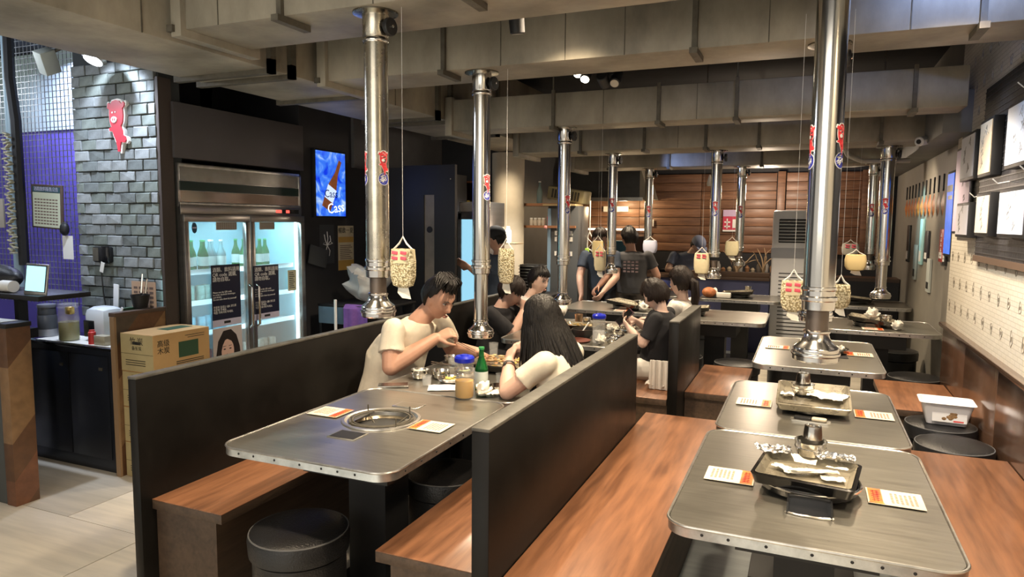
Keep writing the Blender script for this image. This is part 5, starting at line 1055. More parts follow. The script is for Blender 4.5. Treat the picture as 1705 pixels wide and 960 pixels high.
# order tablet on a shelf
t = thing('order_tablet', 'bright white-screened tablet on a stand at the left', 'tablet', (-4.14, 2.60, 1.155)); t.rotation_euler = (-.12, .04, .15)
MB().cbox((0, 0, .085), (.165, .01, .185), .004).build('tablet_body', m_trim, t); MB().box(-.074, .074, -.0075, -.005, .012, .168).build('bezel', m_blk, t); MB().box(-.069, .069, -.009, -.0075, .016, .163).build('screen', mat('screen_glow', (.40, .80, .92), .4, emit=.55), t)
MB().tube([(0, .01, .06), (0, .05, -.005)], .012, 8).build('tablet_stand', m_blk, t)
t = thing('work_surface', 'black work surface with drawers carrying the tablet', 'counter', (-4.6, 2.75, 0)); MB().box(-1.0, .56, -.2, .12, 1.12, 1.15, .004).build('surface', m_blk, t); MB().box(-1.0, -.96, -.18, .1, 0, 1.12).build('support', m_blk, t); MB().box(-.06, -.02, .04, .1, 0, 1.12).build('support', m_blk, t); MB().box(-.9, .1, -.1, .08, .84, .9).build('inner_shelf', m_blk, t)
tag(MB().lathe([(.035, -.05), (.035, .05)], 18, M=Matrix.Rotation(PI/2, 4, 'Y')).build('tape_roll', m_paper), 'white paper roll on the work surface left of the tablet', 'roll', loc=(-4.42, 2.62, 1.187))
tag(crumple(31, .3, .12, .02).build('paper_pile', m_paper, smooth=50), 'loose white papers on the work surface at the left edge', 'paper', loc=(-4.62, 2.62, 1.152))
t = thing('black_box_bag', 'black bag lying on the work surface at the left edge', 'bag', (-4.72, 2.74, 1.152)); MB().sph((0, 0, .07), (.22, .08, .08), 20, 12).build('bag_body', m_leather, t)
# cartons
m_cart = mat('carton_tan', (.50, .31, .13), .7, noise=.12, scale=6); m_cartf = mat('carton_yellow', (.42, .34, .17), .7, noise=.12, scale=6); m_cp = mat('carton_print', (.06, .05, .03), .7); m_cg = mat('carton_green', (.03, .07, .035), .6)
def carton(label, x0, x1, y0, y1, z0, z1):
    t = thing('cardboard_carton', label, 'carton', ((x0+x1)/2, (y0+y1)/2, z0)); w, d, h = (x1-x0)/2, (y1-y0)/2, z1-z0
    MB().box(-w, w, -d, d, 0, h, .002).build('carton_box', m_cart, t)
    MB().box(-w+.004, w-.004, -d-.0015, -d, .004, h-.003).build('carton_end', m_cartf, t)
    MB().box(-w+.004, w-.004, -d-.002, -d-.0012, h*.47, h*.48).build('crease', m_cp, t)
    MB().box(-.035, .035, -d-.0025, -d-.001, h*.72, h*.80).build('hand_hole', m_blk, t)
    MB().box(w, w+.001, -.03, d-.09, h*.30, h*.72).build('green_panel', m_cg, t)
    MB().box(-w*.4, w*.3, -d*.1, d*.8, h, h+.001).build('top_green_panel', m_cg, t)
    txt('lettering', '竹 炭', .05, m_cp, t, (0, -d-.0026, h*.80), (PI/2, 0, 0)); txt('lettering', '备长炭', .028, m_cp, t, (0, -d-.0026, h*.62), (PI/2, 0, 0)); txt('lettering', '高级\n木炭', .045, m_cp, t, (w+.001, -d+.07, h*.65), (PI/2, 0, PI/2))
    mb = MB()
    for k in range(3): mb.box(w, w+.001, -.05, d-.05, .02+.012*k, .026+.012*k); mb.box(-w*.7, w*.5, -d-.0025, -d-.001, .04+.014*k, .045+.014*k)
    mb.box(w, w+.001, .02, d-.04, h*.86, h*.875).box(w, w+.001, .04, d-.04, h*.80, h*.815)
    mb.build('small_print', m_cp, t, kind='stuff'); return t
carton('tan charcoal carton on top of the pile behind the left partition', -3.62-.22, -3.56, 2.90, 3.32, .672, .905)
carton('tan charcoal carton second from the top of the pile', -3.66-.19, -3.58, 2.91, 3.33, .445, .668)
carton('tan charcoal carton third from the top of the pile', -3.66-.19, -3.58, 2.91, 3.33, .222, .443)
carton('tan charcoal carton at the bottom of the pile on the floor', -3.66-.19, -3.58, 2.91, 3.33, 0, .22)
# ======================= THINGS ON THE LEFT TABLES =======================
Z = .7515
def jug2(label, x, y, fill, r=.046, h=.205):
    t = thing('water_bottle', label, 'bottle', (x, y, Z)); mat('amber_drink', (.80, .45, .07), .2); mat('water_drink', (.75, .78, .8), .1, alpha=.4)
    MB().lathe([(r*.9, 0), (r, .008), (r, h*.58), (r*.96, h*.6), (r, h*.62), (r, h*.7), (r*.96, h*.72), (r, h*.74), (r*.97, h*.86)], 30).build('bottle_body', m_pit, t)
    MB().lathe([(r*.86, .004), (r*.95, .01), (r*.95, h*.42)], 28).build('drink', MATS[fill], t)
    MB().lathe([(r*1.02, h*.86), (r*1.06, h*.88), (r*1.06, h*.96), (r*.9, h*1.0), (r*.5, h*1.0), (r*.4, h*1.03), (.001, h*1.03)], 30).build('blue_lid', mat('lid_blue', (.015, .03, .55), .3), t); return t
jug2('blue-lidded clear bottle half full of amber drink, near the man', -1.494, 2.925, 'amber_drink'); jug2('blue-lidded clear bottle of water on the second occupied table', -1.33, 4.69, 'water_drink')
bottle_proto('green soju bottle standing behind the amber drink', m_bg, (-1.475, 3.075, Z), .033, .225)
def glass(label, x, y, r=.03, h=.065):
    t = thing('drinking_glass', label, 'glass', (x, y, Z)); MB().lathe([(r*.8, 0), (r*.85, .002), (r, h), (r*.93, h), (r*.78, .008), (.001, .007)], 24, cap=False).build('glass_body', mat('glass_cup', (.85, .88, .88), .06, alpha=.14, spec=.8), t); return t
glass('small empty shot glass nearest the phone', -1.775, 3.05, .026, .055); glass('tall glass beneath the hood of pipe B6', -1.80, 3.93, .03, .085); glass('short glass at the far edge, left of the tall one', -1.93, 3.80, .034, .06); glass('glass by the man\'s right hand', -1.86, 3.50, .032, .06); glass('glass left of the steel bowls near the woman\'s elbow', -1.42, 3.20, .03, .07); glass('wide glass behind the green bottle', -1.60, 3.30, .033, .06)
bowl('steel rice bowl at the left edge near the man', -1.90, 3.19, Z, .05, .05); bowl('steel bowl with food right of the rice bowl', -1.80, 3.24, Z, .05, .045); bowl('shallow steel bowl with greens before the bottle', -1.705, 3.17, Z, .062, .03); bowl('steel bowl holding greens, behind the shallow one', -1.70, 3.34, Z, .06, .04); bowl('steel lidded bowl by the woman\'s elbow', -1.385, 3.10, Z, .052, .035); bowl('steel bowl far left by the man\'s forearm', -1.93, 3.62, Z, .05, .045)
cup('steel cup by the green bottle', -1.36, 3.22, Z, .034, .07, False); cup('second steel cup near the woman', -1.29, 3.28, Z, .034, .07, False)
rnd = random.Random(9)
for lab, x, y, z, c_ in (('green salad heap in the steel bowl', -1.70, 3.34, Z+.022, (.55, .65, .3)), ('yellow pickles in the shallow bowl', -1.705, 3.17, Z+.015, (.75, .6, .15)), ('rice mound in the steel rice bowl', -1.90, 3.19, Z+.035, (.85, .82, .72))):
    mb = MB()
    for k in range(26): a = rnd.uniform(0, 6.28); q_ = rnd.uniform(0, .034); mb.sph((q_*math.cos(a), q_*math.sin(a), rnd.uniform(.0, .012)), (.010, .007, .005), 8, 5)
    o = mb.build('food_heap', mat('food_%d' % int(c_[0]*100), c_, .5, noise=.3, scale=60), kind='stuff'); tag(o, lab, 'food', loc=(x, y, z))
t = thing('tongs', 'steel tongs lying across the bowls beside the man', 'tongs', (-1.80, 3.28, .812), -.15); MB().cbox((0, 0, .004), (.17, .018, .003), .001).cbox((0, 0, .012), (.17, .018, .003), .001, ry=.03).build('tong_arms', m_bowl, t)
# phone, papers, napkins
t = thing('smartphone', 'dark smartphone lying at the corner of the couple\'s table', 'phone', (-1.93, 2.975, Z), .55); MB().cbox((0, 0, .005), (.155, .076, .009), .003).build('phone_body', mat('phone_silver', (.35, .34, .32), .3, .7), t); MB().cbox((0, 0, .0102), (.148, .069, .0008)).build('phone_screen', m_blkg, t)
tag(crumple(41, .20, .13, .006).build('paper_sheet', mat('lilac_paper', (.72, .70, .74), .6), smooth=50), 'white paper sheet between the phone and the amber bottle', 'paper', loc=(-1.66, 3.06, Z), rz=.5)
tag(wad(11, .036).build('napkin', m_nap, smooth=50), 'crumpled white napkin in front of the green bottle', 'napkin', loc=(-1.42, 2.985, Z)); tag(crumple(43, .14, .07, .035, 18).build('napkin', m_nap, smooth=50), 'long crumpled napkin under the woman\'s elbow', 'napkin', loc=(-1.385, 3.0, Z), rz=.6)
# sizzling pan with food
pan('round-cornered grill pan full of frying meat before the couple', (-1.60, 3.60, .765), .36, .32, (0, 0, 0))
tag(MB().lathe([(.12, 0), (.13, .013), (.12, .013)], 28).build('burner_tray', m_blkg), 'black burner ring under the frying meat pan', 'burner', loc=(-1.60, 3.60, .7505))
m_meat = [mat('meat_%d' % i, c_, .4, noise=.5, scale=40, coat=.3) for i, c_ in enumerate(((.68, .42, .18), (.75, .55, .30), (.50, .25, .10), (.72, .50, .12)))]
rnd = random.Random(17)
for k in range(46):
    a = rnd.uniform(0, 6.28); q_ = .14*math.sqrt(rnd.random()); mb = MB().sph((0, 0, 0), (rnd.uniform(.014, .028), rnd.uniform(.008, .015), rnd.uniform(.004, .007)), 10, 6)
    tag(mb.build('meat_slice', m_meat[k % 4]), 'golden fried slice in the couple\'s grill pan', 'meat', 'fried slices in the grill pan', (-1.60+q_*math.cos(a)*1.0, 3.60+q_*math.sin(a)*.85, .786+rnd.uniform(0, .012)+.01*(k % 3)), rnd.uniform(0, 3))
for k in range(7): tag(MB().sph((0, 0, 0), (.02, .012, .008), 10, 6).build('seaweed_piece', mat('seaweed', (.02, .03, .02), .4)), 'dark green leaf at the front of the couple\'s grill pan', 'vegetable', 'dark leaves in the grill pan', (-1.53+.02*k, 3.475+.006*(k % 3), .787), k*.7)
# second occupied table
m_pot = mat('stone_pot', (.03, .028, .027), .45); 
for lab, x, y, r_, h_ in (('black stone pot with a white spoon on the second occupied table', -1.50, 4.86, .085, .065), ('lower black stone pot stacked at the left', -1.66, 4.84, .075, .05), ('shallow black dish behind the stone pots', -1.62, 5.05, .09, .03)):
    t = thing('stone_pot', lab, 'pot', (x, y, Z)); MB().lathe([(r_*.6, 0), (r_*.95, h_*.5), (r_, h_), (r_*.92, h_), (r_*.85, h_*.5), (.001, .01)], 28).build('pot_body', m_pot, t); MB().lathe([(r_*.9, h_*.70), (.001, h_*.74)], 24, cap=False).build('soup', mat('soup_dark', (.10, .05, .03), .2), t)
MB().tube([(0, 0, .05), (.03, .05, .11)], .005, 6).build('spoon', m_wht, bpy.data.objects['stone_pot'])
tag(MB().lathe([(.10, 0), (.11, .012), (.0, .008)], 28).build('wood_coaster', mat('red_tray', (.16, .05, .035), .5)), 'dark red wooden coaster in front of the stone pot', 'coaster', loc=(-1.50, 4.68, Z))
k = 0
for lab, x, y, r_ in (('steel bowl right of the water bottle, nearest', -1.24, 4.72, .045), ('steel bowl right of the water bottle, second', -1.25, 4.84, .045), ('steel side dish in the middle of the second occupied table', -1.38, 4.95, .05), ('steel bowl at the right edge of the second occupied table', -1.27, 5.10, .05), ('steel bowl far right of the second occupied table', -1.28, 5.45, .05), ('steel dish near the phone hands', -1.30, 5.28, .05), ('steel bowl far middle of the second occupied table', -1.48, 5.35, .055), ('steel bowl left of the dark dish', -1.80, 5.0, .05)): bowl(lab, x, y, Z, r_, .035)
cup('steel beaker near the white-topped woman', -1.62, 5.35, Z, .035, .08, False); cup('copper and steel tumbler on the far left of the second table', -1.72, 5.45, Z, .036, .09, False, m=mat('copper_cup', (.55, .38, .25), .25, .9))
tag(wad(15, .035).build('napkin', m_nap, smooth=50), 'white napkin wad among the steel bowls, second occupied table', 'napkin', loc=(-1.30, 4.63, Z)); tag(wad(18, .03).build('napkin', m_nap, smooth=50), 'small napkin wad near the far bowls, second occupied table', 'napkin', loc=(-1.38, 5.2, Z))
pan('grill pan with leftovers in the centre of the second occupied table', (-1.62, 5.20, .765), .30, .24)
tag(MB().lathe([(.11, 0), (.12, .013), (.11, .013)], 28).build('burner_tray', m_blkg), 'black burner ring under the leftovers pan', 'burner', loc=(-1.62, 5.20, .7505))
for k in range(16):
    a = rnd.uniform(0, 6.28); q_ = .1*math.sqrt(rnd.random()); tag(MB().sph((0, 0, 0), (.016, .011, .006), 8, 5).build('meat_slice', m_meat[(k*3) % 4]), 'brown leftover slice in the second table\'s pan', 'meat', 'leftover slices in the second pan', (-1.62+q_*math.cos(a), 5.20+q_*math.sin(a)*.8, .788+.006*(k % 2)), k)
# rear tables' bits
bowl('steel bowl at the end of the rear right tray', .62, 6.44, .805, .05, .05); tag(wad(21, .05).build('napkin', m_nap, smooth=50), 'white napkins beside the bowl on the rear right tray', 'napkin', loc=(.52, 6.42, .815)); tag(wad(23, .04).build('napkin', m_nap, smooth=50), 'white crumpled tissue at the rear right tray end', 'napkin', loc=(.70, 6.34, Z))
bowl('steel bowl at the end of the tray before the cooks', -1.48, 6.62, .80, .05, .05); tag(wad(26, .045).build('napkin', m_nap, smooth=50), 'white napkins by the bowl before the cooks', 'napkin', loc=(-1.42, 6.55, Z)); 
tag(wad(28, .05).build('napkin', m_nap, smooth=50), 'white tissues on the backmost centre table', 'napkin', loc=(-.98, 8.25, Z)); tag(MB().cbox((0, 0, .03), (.16, .08, .06), .01).build('tissue_box', m_paper), 'long white tissue box on the backmost centre table', 'box', loc=(-.86, 8.2, Z)); cup('steel cups on the backmost centre table', -.62, 8.5, Z, .04, .12, False); tag(MB().sph((0, 0, .06), (.08, .06, .06), 14, 10).build('orange_packet', mat('orange_pack', (.7, .25, .1), .5, noise=.5, scale=20)), 'orange packet next to the ponytail woman', 'packet', loc=(-1.05, 7.9, .0)).location.z = .7515
bpy.data.objects['orange_packet'].location = (-1.02, 8.18, .7515)
# ======================= PEOPLE =======================
V3 = Vector
def cap2(mb, a, b, ra, rb, seg=14):
    """closed tapered limb between two joints with rounded ends"""
    a = V3(a); b = V3(b); d = (b-a); L_ = d.length
    if L_ < 1e-5: mb.sph(a, ra, seg, 10); return
    Q = d.to_track_quat('Z', 'Y').to_matrix().to_4x4(); M = Matrix.Translation(a) @ Q; prof = []
    for i in range(1, 6): t = PI/2*i/5-PI/2; prof.append((ra*math.cos(t), ra*math.sin(t)))
    prof.append((ra, 0.0)) if prof[-1][1] < -1e-6 else None
    for i in range(1, 4): t = i/4; prof.append((ra+(rb-ra)*t, L_*t))
    for i in range(0, 5): t = PI/2*i/5; prof.append((rb*math.cos(t), L_+rb*math.sin(t)))
    mb.lathe([(max(r, .0008), z) for r, z in prof], seg, M=M)
def loft(mb, secs, side, fwd, seg=22):
    """closed loft of ellipses: (centre, half width, half depth)"""
    vs = []; fs = []; n = len(secs)
    for c, rx, ry in secs:
        for i in range(seg):
            a = 2*PI*i/seg; vs.append(tuple(V3(c)+side*rx*math.cos(a)+fwd*ry*math.sin(a)))
    for j in range(n-1):
        for i in range(seg): k = (i+1) % seg; fs.append((j*seg+i, j*seg+k, (j+1)*seg+k, (j+1)*seg+i))
    fs.append(tuple(range(seg-1, -1, -1))); fs.append(tuple((n-1)*seg+i for i in range(seg)))
    mb.add(vs, fs)
def remeshed(mb, name, m, parent, voxel, smooth=3, loc=(0, 0, 0)):
    me = bpy.data.meshes.new(name); me.from_pydata(mb.v, [], mb.f); me.update()
    bm = bmesh.new(); bm.from_mesh(me); bmesh.ops.recalc_face_normals(bm, faces=bm.faces[:]); bm.to_mesh(me); bm.free()
    o = bpy.data.objects.new(name, me); C.objects.link(o)
    r = o.modifiers.new('r', 'REMESH'); r.mode = 'VOXEL'; r.voxel_size = voxel
    s = o.modifiers.new('s', 'SMOOTH'); s.iterations = smooth; s.factor = .5
    bpy.context.view_layer.update(); dg = bpy.context.evaluated_depsgraph_get(); m2 = bpy.data.meshes.new_from_object(o.evaluated_get(dg)); m2.name = name
    o.modifiers.clear(); o.data = m2; m2.shade_smooth(); m2.materials.clear(); m2.materials.append(m); o.parent = parent; return o
def head_frame(hc, face, tilt_up=0., roll=0.):
    f = V3(face).normalized(); s = f.cross(V3((0, 0, 1))).normalized(); u = s.cross(f); return Matrix((s, f, u)).transposed().to_4x4(), f, s, u   # x = right side, y = forward, z = up
def head_mesh(mb, hc, Mh, k=1.):
    n1, n2 = 44, 34; vs = []; fs = []
    g = lambda x, y, x0, y0, sx, sy: math.exp(-((x-x0)/sx)**2-((y-y0)/sy)**2)
    for j in range(n2+1):
        t = PI*j/n2
        for i in range(n1):
            a = 2*PI*i/n1; dx, dy, dz = math.sin(t)*math.cos(a), math.sin(t)*math.sin(a), -math.cos(t)
            x, y, z = dx*.076, dy*.095, dz*.118
            if z < 0:
                q = (-z/.118); x *= 1-.36*q**1.6; y = y*(1-.10*q) if y > 0 else y*(1-.45*q**1.2)
                if y > 0: y += .012*q*q
            if dy > 0:
                y -= .006*(1-abs(dx))*(1 if z > -.02 else .4)
                y += .024*g(x, z, 0, -.022, .013, .017)+.010*g(x, z, 0, .004, .009, .024)      # nose
                y += .005*g(x, z, 0, .036, .05, .010)                                             # brow
                for s in (-1, 1): y -= .010*g(x, z, s*.031, .014, .017, .011); y += .004*g(x, z, s*.040, -.022, .02, .02)
                y += .008*g(x, z, 0, -.058, .022, .006)+.008*g(x, z, 0, -.068, .020, .006)-.003*g(x, z, 0, -.063, .025, .003)
                y += .008*g(x, z, 0, -.098, .026, .014)
            vs.append((x*k, y*k, z*k))
    for j in range(n2):
        for i in range(n1): b = (i+1) % n1; fs.append((j*n1+i, j*n1+b, (j+1)*n1+b, (j+1)*n1+i))
    M = Matrix.Translation(hc) @ Mh
    mb.add(vs, fs, M)
    for s in (-1, 1): mb.sph((s*.076*k, -.006*k, -.005*k), (.010*k, .018*k, .031*k), 12, 10, M @ Matrix.Rotation(s*.25, 4, 'Z'))
def hand(mb, wr, d, n, curl=.5, k=1., thumb=1, spread=.1, point=None):
    """palm from the wrist along d, palm normal n (side the fingers close to), thumb leaves the side thumb*lateral"""
    wr = V3(wr); d = V3(d).normalized(); n = (V3(n)-d*V3(n).dot(d)).normalized(); l = d.cross(n)*thumb
    # palm
    P = [wr+d*.01, wr+d*.045*k, wr+d*.088*k]
    loft(mb, [(P[0]-d*.012, .024*k, .019*k), (P[0]+d*.015, .030*k, .017*k), (P[1], .039*k, .016*k), (P[2]-d*.006, .041*k, .013*k), (P[2]+d*.004, .036*k, .009*k)], l, n, 16)
    for i, (off, ln) in enumerate(((.030, .072), (.010, .080), (-.010, .074), (-.029, .058))):
        b = P[2]+l*off*k-d*.010; a = 0; dirv = (d+l*off*spread*6).normalized(); p = b
        c = curl if not (point == i) else .08
        for s_, (fr, rr) in enumerate(((.45, .0088), (.32, .0080), (.26, .0070))):
            a += c*(.7, 1.0, .6)[s_]*1.35
            dd = dirv*math.cos(a)+n*math.sin(a); q = p+dd*ln*fr*k; cap2(mb, p, q, rr*k, rr*.9*k, 10); p = q
    b = wr+d*.022*k+l*.026*k; t1 = b+(d*.55+l*.65+n*.35).normalized()*.038*k; t2 = t1+(d*.8+l*.15+n*(.4+curl*.5)).normalized()*.032*k; t3 = t2+(d*.8-l*.2+n*(.5+curl*.5)).normalized()*.024*k
    cap2(mb, b, t1, .013*k, .0105*k, 10); cap2(mb, t1, t2, .0105*k, .009*k, 10); cap2(mb, t2, t3, .009*k, .0075*k, 10)
def hair_short(hc, Mh, k=1., fringe=.045, back=-.045, side=.0, vol=.012, seed=1, part=.02):
    """cap of short hair: shell over the skull, open over face and ears, broken into tufts"""
    from mathutils import noise as nz
    n1, n2 = 56, 30; vs = []; fs = []; M = Matrix.Translation(hc) @ Mh; idx = {}
    def hl(a):   # lowest height of the hair at azimuth a (0 = right side, 90 = face)
        fy = math.sin(a); 
        if fy > .45: return fringe+.010*math.sin(a*23+seed)
        if fy > -.15: return side+.008*math.sin(a*31)+(.0 if fy < .1 else (fringe-side)*(fy-.1)/.35)
        return back+.006*math.sin(a*37)
    outer = []; 
    for j in range(n2+1):
        t = j/n2
        for i in range(n1):
            a = 2*PI*i/n1; zl = hl(a)/.118; zl = max(-.9, min(.8, zl)); th0 = math.acos(zl); th = th0*(1-t)
            dx, dy, dz = math.sin(th)*math.cos(a), math.sin(th)*math.sin(a), math.cos(th)
            x, y, z = dx*.076, dy*.095, dz*.118
            if z < 0: q = -z/.118; x *= 1-.25*q**1.6; y = y*(1-.25*q**1.2) if y < 0 else y
            r = nz.noise(V3((a*4 if True else 0, th*2.2, seed)))*.006+nz.noise(V3((a*14, th*3, seed+5)))*.004
            w = vol*(.5+.9*math.sin(min(1, t*2.2+.25)*PI/2))+r
            v = V3((dx, dy, dz)); p = V3((x, y, z))+v*w
            outer.append(p*k)
    n = len(outer); vs = [tuple(p) for p in outer]; inner = []
    for i in range(n1): p = outer[i]; inner.append(tuple(p*.93))
    vs += inner
    for j in range(n2):
        for i in range(n1): b = (i+1) % n1; fs.append((j*n1+i, (j+1)*n1+i, (j+1)*n1+b, j*n1+b))
    for i in range(n1): b = (i+1) % n1; fs.append((i, b, n+b, n+i))
    mb = MB().add(vs, fs, M); return mb
def strands(mb, hc, Mh, k, n, length, spread, side_lim=(-1, 1), drop=V3((0, 0, -1)), seed=3, r0=.009, out=None):
    """long locks from the crown over the back (and cheeks) of the head, hanging down"""
    r = random.Random(seed); M = Matrix.Translation(hc) @ Mh; R3 = Mh.to_3x3()
    for i in range(n):
        a = r.uniform(*spread); ca, sa = math.cos(a), math.sin(a)   # azimuth in head frame
        pts = []; rad = []; L_ = length*r.uniform(.82, 1.05)
        for q in range(5):
            th = .25+q*.32; e = 1.07
            pts.append(M @ V3((ca*math.sin(th)*.080*e*k, sa*math.sin(th)*.100*e*k, math.cos(th)*.122*e*k))); rad.append(r0*(.7+.08*q))
        p = pts[-1]; v = (R3 @ V3((ca*.3, sa*.3, 0)))+V3((0, 0, -1)); m_ = 9
        for q in range(m_):
            t = (q+1)/m_; v = v*.55+V3((0, 0, -1))*.45+V3((r.uniform(-.07, .07), r.uniform(-.07, .07), 0)); p = p+v.normalized()*L_/m_
            if out: p = p+V3(out)*(1/m_)*(1 if t < .6 else .35)
            pts.append(p.copy()); rad.append(r0*(1-.75*t**2)+.001)
        mb.tube(pts, rad, 6)
    return mb
def skinmat(name, col): return mat(name, col, .45, noise=.10, scale=16, spec=.4)
m_skin = skinmat('skin_tan', (.58, .33, .235)); m_skin2 = skinmat('skin_fair', (.66, .42, .33)); m_skin3 = skinmat('skin_pale', (.74, .52, .43))
m_hairb = mat('hair_black', (.008, .006, .005), .48, noise=.5, scale=90, stretch=(1, 1, .1), bump=.5, spec=.35); m_hairbr = mat('hair_brown', (.022, .013, .010), .5, noise=.5, scale=90, stretch=(1, 1, .1), bump=.5, spec=.35)
m_tee = mat('shirt_cream', (.72, .66, .54), .85, noise=.08, scale=30, bump=.15); m_teeb = mat('shirt_black', (.02, .02, .024), .85); m_teew = mat('shirt_white', (.78, .75, .70), .85, noise=.06, scale=20); m_navy = mat('shirt_navy', (.04, .055, .085), .85, noise=.2, scale=20); m_dkg = mat('shirt_charcoal', (.06, .06, .065), .85); m_trou = mat('trousers_dark', (.025, .025, .03), .85); m_apron = mat('apron_brown', (.06, .05, .042), .85)
m_eye = mat('eye_white', (.75, .72, .70), .2); m_iris = mat('iris_dark', (.02, .012, .01), .1); m_lip = mat('lips', (.46, .22, .18), .5)
def cuff(mb, a, b, ra, rb, seg=20):
    """sleeve: rounded at the shoulder, cut straight at the hem"""
    d = b-a; L_ = d.length; M = Matrix.Translation(a) @ d.to_track_quat('Z', 'Y').to_matrix().to_4x4(); prof = [(max(.001, ra*math.cos(t)), ra*math.sin(t)) for t in [PI/2*i/5-PI/2 for i in range(0, 6)]]
    prof += [(ra, L_*.3), (ra*1.0, L_*.6), (rb*1.04, L_*.95), (rb*1.06, L_)]; mb.lathe(prof, seg, M=M)
def person(label, J, skin, shirt, sleeve=.6, trousers=None, voxel=.007, k=1., female=False, hands=((.5, None), (.5, None)), cat='person', bulk=1.):
    """J: world joints. pelvis, chest, neck, head, face(dir), sl, sr, el, er, wl, wr, hl/hr (hand dir), nl/nr (palm normal), legs [(hip,knee,ankle,toe)x2]"""
    base = V3((J['pelvis'][0], J['pelvis'][1], J.get('base', 0)))
    t = thing('person', label, cat, tuple(base)); P = lambda n: V3(J[n])-base
    pel, ch, nk, hd = P('pelvis'), P('chest'), P('neck'), P('head'); SL, SR = P('sl'), P('sr'); side = (SL-SR).normalized(); upv = (nk-pel).normalized(); fwd = side.cross(upv).normalized()
    sw = (SL-SR).length/2
    Mh, f, s, u = head_frame(hd, J['face'])
    b = MB(); head_mesh(b, hd, Mh, k)
    base_sk = hd-u*.062*k-f*.012*k
    cap2(b, nk-upv*.03, base_sk, .058*k if not female else .048*k, .052*k if not female else .043*k, 16)
    w = (.155 if not female else .135)*bulk
    torso = [(pel-upv*.06, w*.96, .105), (pel, w*1.03, .115), (pel.lerp(ch, .5), w*.88, .10), (ch, w*1.0, .112), (ch.lerp(nk, .45), sw*.86, .10), (ch.lerp(nk, .75), sw*.80, .08), (nk-upv*.015, .062, .058)]
    loft(b, torso, side, fwd)
    for S_, E_, W_, hn, nn, th, ci in ((SL, P('el'), P('wl'), J.get('hl'), J.get('nl'), 1, 0), (SR, P('er'), P('wr'), J.get('hr'), J.get('nr'), -1, 1)):
        a = (.92 if female else 1.08)*bulk
        cap2(b, S_, E_, .048*a, .038*a); cap2(b, E_, E_.lerp(W_, .35), .037*a, .039*a); cap2(b, E_.lerp(W_, .35), W_, .039*a, .025*a)
        if hn is not None: hand(b, W_, hn, nn, hands[ci][0], .97 if female else 1.05, th*J.get('thumb', (1, 1))[ci], point=hands[ci][1])
    for hp, kn, an, toe in J['legs']:
        hp, kn, an, toe = (V3(q)-base for q in (hp, kn, an, toe)); cap2(b, hp, kn, .078, .056); cap2(b, kn, an, .054, .036); cap2(b, an-V3((0, 0, .02)), toe, .038, .028)
    body = remeshed(b, 'body', skin, t, voxel, 2)
    # shirt
    c = MB(); g = 1.0
    loft(c, [(pel-upv*.07, w*1.14, .135), (pel, w*1.16, .14), (pel.lerp(ch, .5), w*1.06, .128), (ch, w*1.12, .134), (ch.lerp(nk, .45), sw*.96, .120), (ch.lerp(nk, .78), sw*.84, .094), (nk-upv*.012, .080, .074)], side, fwd, 26)
    for S_, E_, W_ in ((SL, P('el'), P('wl')), (SR, P('er'), P('wr'))):
        a = (.88 if female else 1.02)*bulk
        if sleeve <= 1: cuff(c, S_, S_.lerp(E_, sleeve), .057*a, .058*a)
        else: cap2(c, S_, E_, .058*a, .050*a, 18); cap2(c, E_, E_.lerp(W_, sleeve-1), .050*a, .040*a, 18)
    from mathutils import noise as nz
    sh = remeshed(c, 'shirt', shirt, t, max(.007, voxel), 3)
    nv = len(sh.data.vertices); co = [0.]*(nv*3); no = [0.]*(nv*3); sh.data.vertices.foreach_get('co', co); sh.data.vertices.foreach_get('normal', no)
    for i in range(nv):
        q = V3(co[3*i:3*i+3]); a_ = .007*nz.noise(q*9)+.007*abs(nz.noise(V3((q.x*16, q.y*16, q.z*7))))-.002
        for j in range(3): co[3*i+j] += no[3*i+j]*a_
    sh.data.vertices.foreach_set('co', co); sh.data.update()
    if trousers:
        c = MB(); loft(c, [(pel-upv*.09, w*1.08, .125), (pel+upv*.02, w*1.10, .128)], side, fwd)
        for hp, kn, an, toe in J['legs']:
            hp, kn, an, toe = (V3(q)-base for q in (hp, kn, an, toe)); cap2(c, hp, kn, .092, .070); cap2(c, kn, kn.lerp(an, .92), .068, .052)
        remeshed(c, 'trousers', trousers, t, .010, 2)
        for hp, kn, an, toe in J['legs']:
            an, toe = V3(an)-base, V3(toe)-base; c = MB(); cap2(c, an-V3((0, 0, .03)), toe-V3((0, 0, .0)), .046, .036); c.v = [(x, y, max(z, -base.z+.001)) for x, y, z in c.v]; c.build('shoe', m_blk, t)
    # face
    M = Matrix.Translation(hd) @ Mh
    for sd in (-1, 1):
        MB().sph((sd*.031*k, .0755*k, .013*k), (.0125*k, .008*k, .0055*k), 12, 8, M).build('eye', m_eye, t); MB().sph((sd*.031*k, .0815*k, .013*k), (.0055*k, .0035*k, .0052*k), 10, 8, M).build('iris', m_iris, t)
        MB().tube([M @ V3((sd*.016*k, .090*k, .031*k)), M @ V3((sd*.031*k, .0885*k, .036*k)), M @ V3((sd*.047*k, .077*k, .031*k))], [.0028, .0034, .002], 6).build('eyebrow', m_hairb, t)
        MB().tube([M @ V3((sd*.017*k, .083*k, .0175*k)), M @ V3((sd*.031*k, .0845*k, .0205*k)), M @ V3((sd*.046*k, .075*k, .0165*k))], [.0016, .002, .0014], 6).build('eyelid', m_hairb, t)
    MB().sph((0, .094*k, -.0575*k), (.020*k, .007*k, .0040*k), 14, 8, M).sph((0, .093*k, -.0655*k), (.018*k, .007*k, .0045*k), 14, 8, M).build('lips', m_lip, t)
    t['f'] = 0; del t['f']
    return t, hd, Mh, M, base
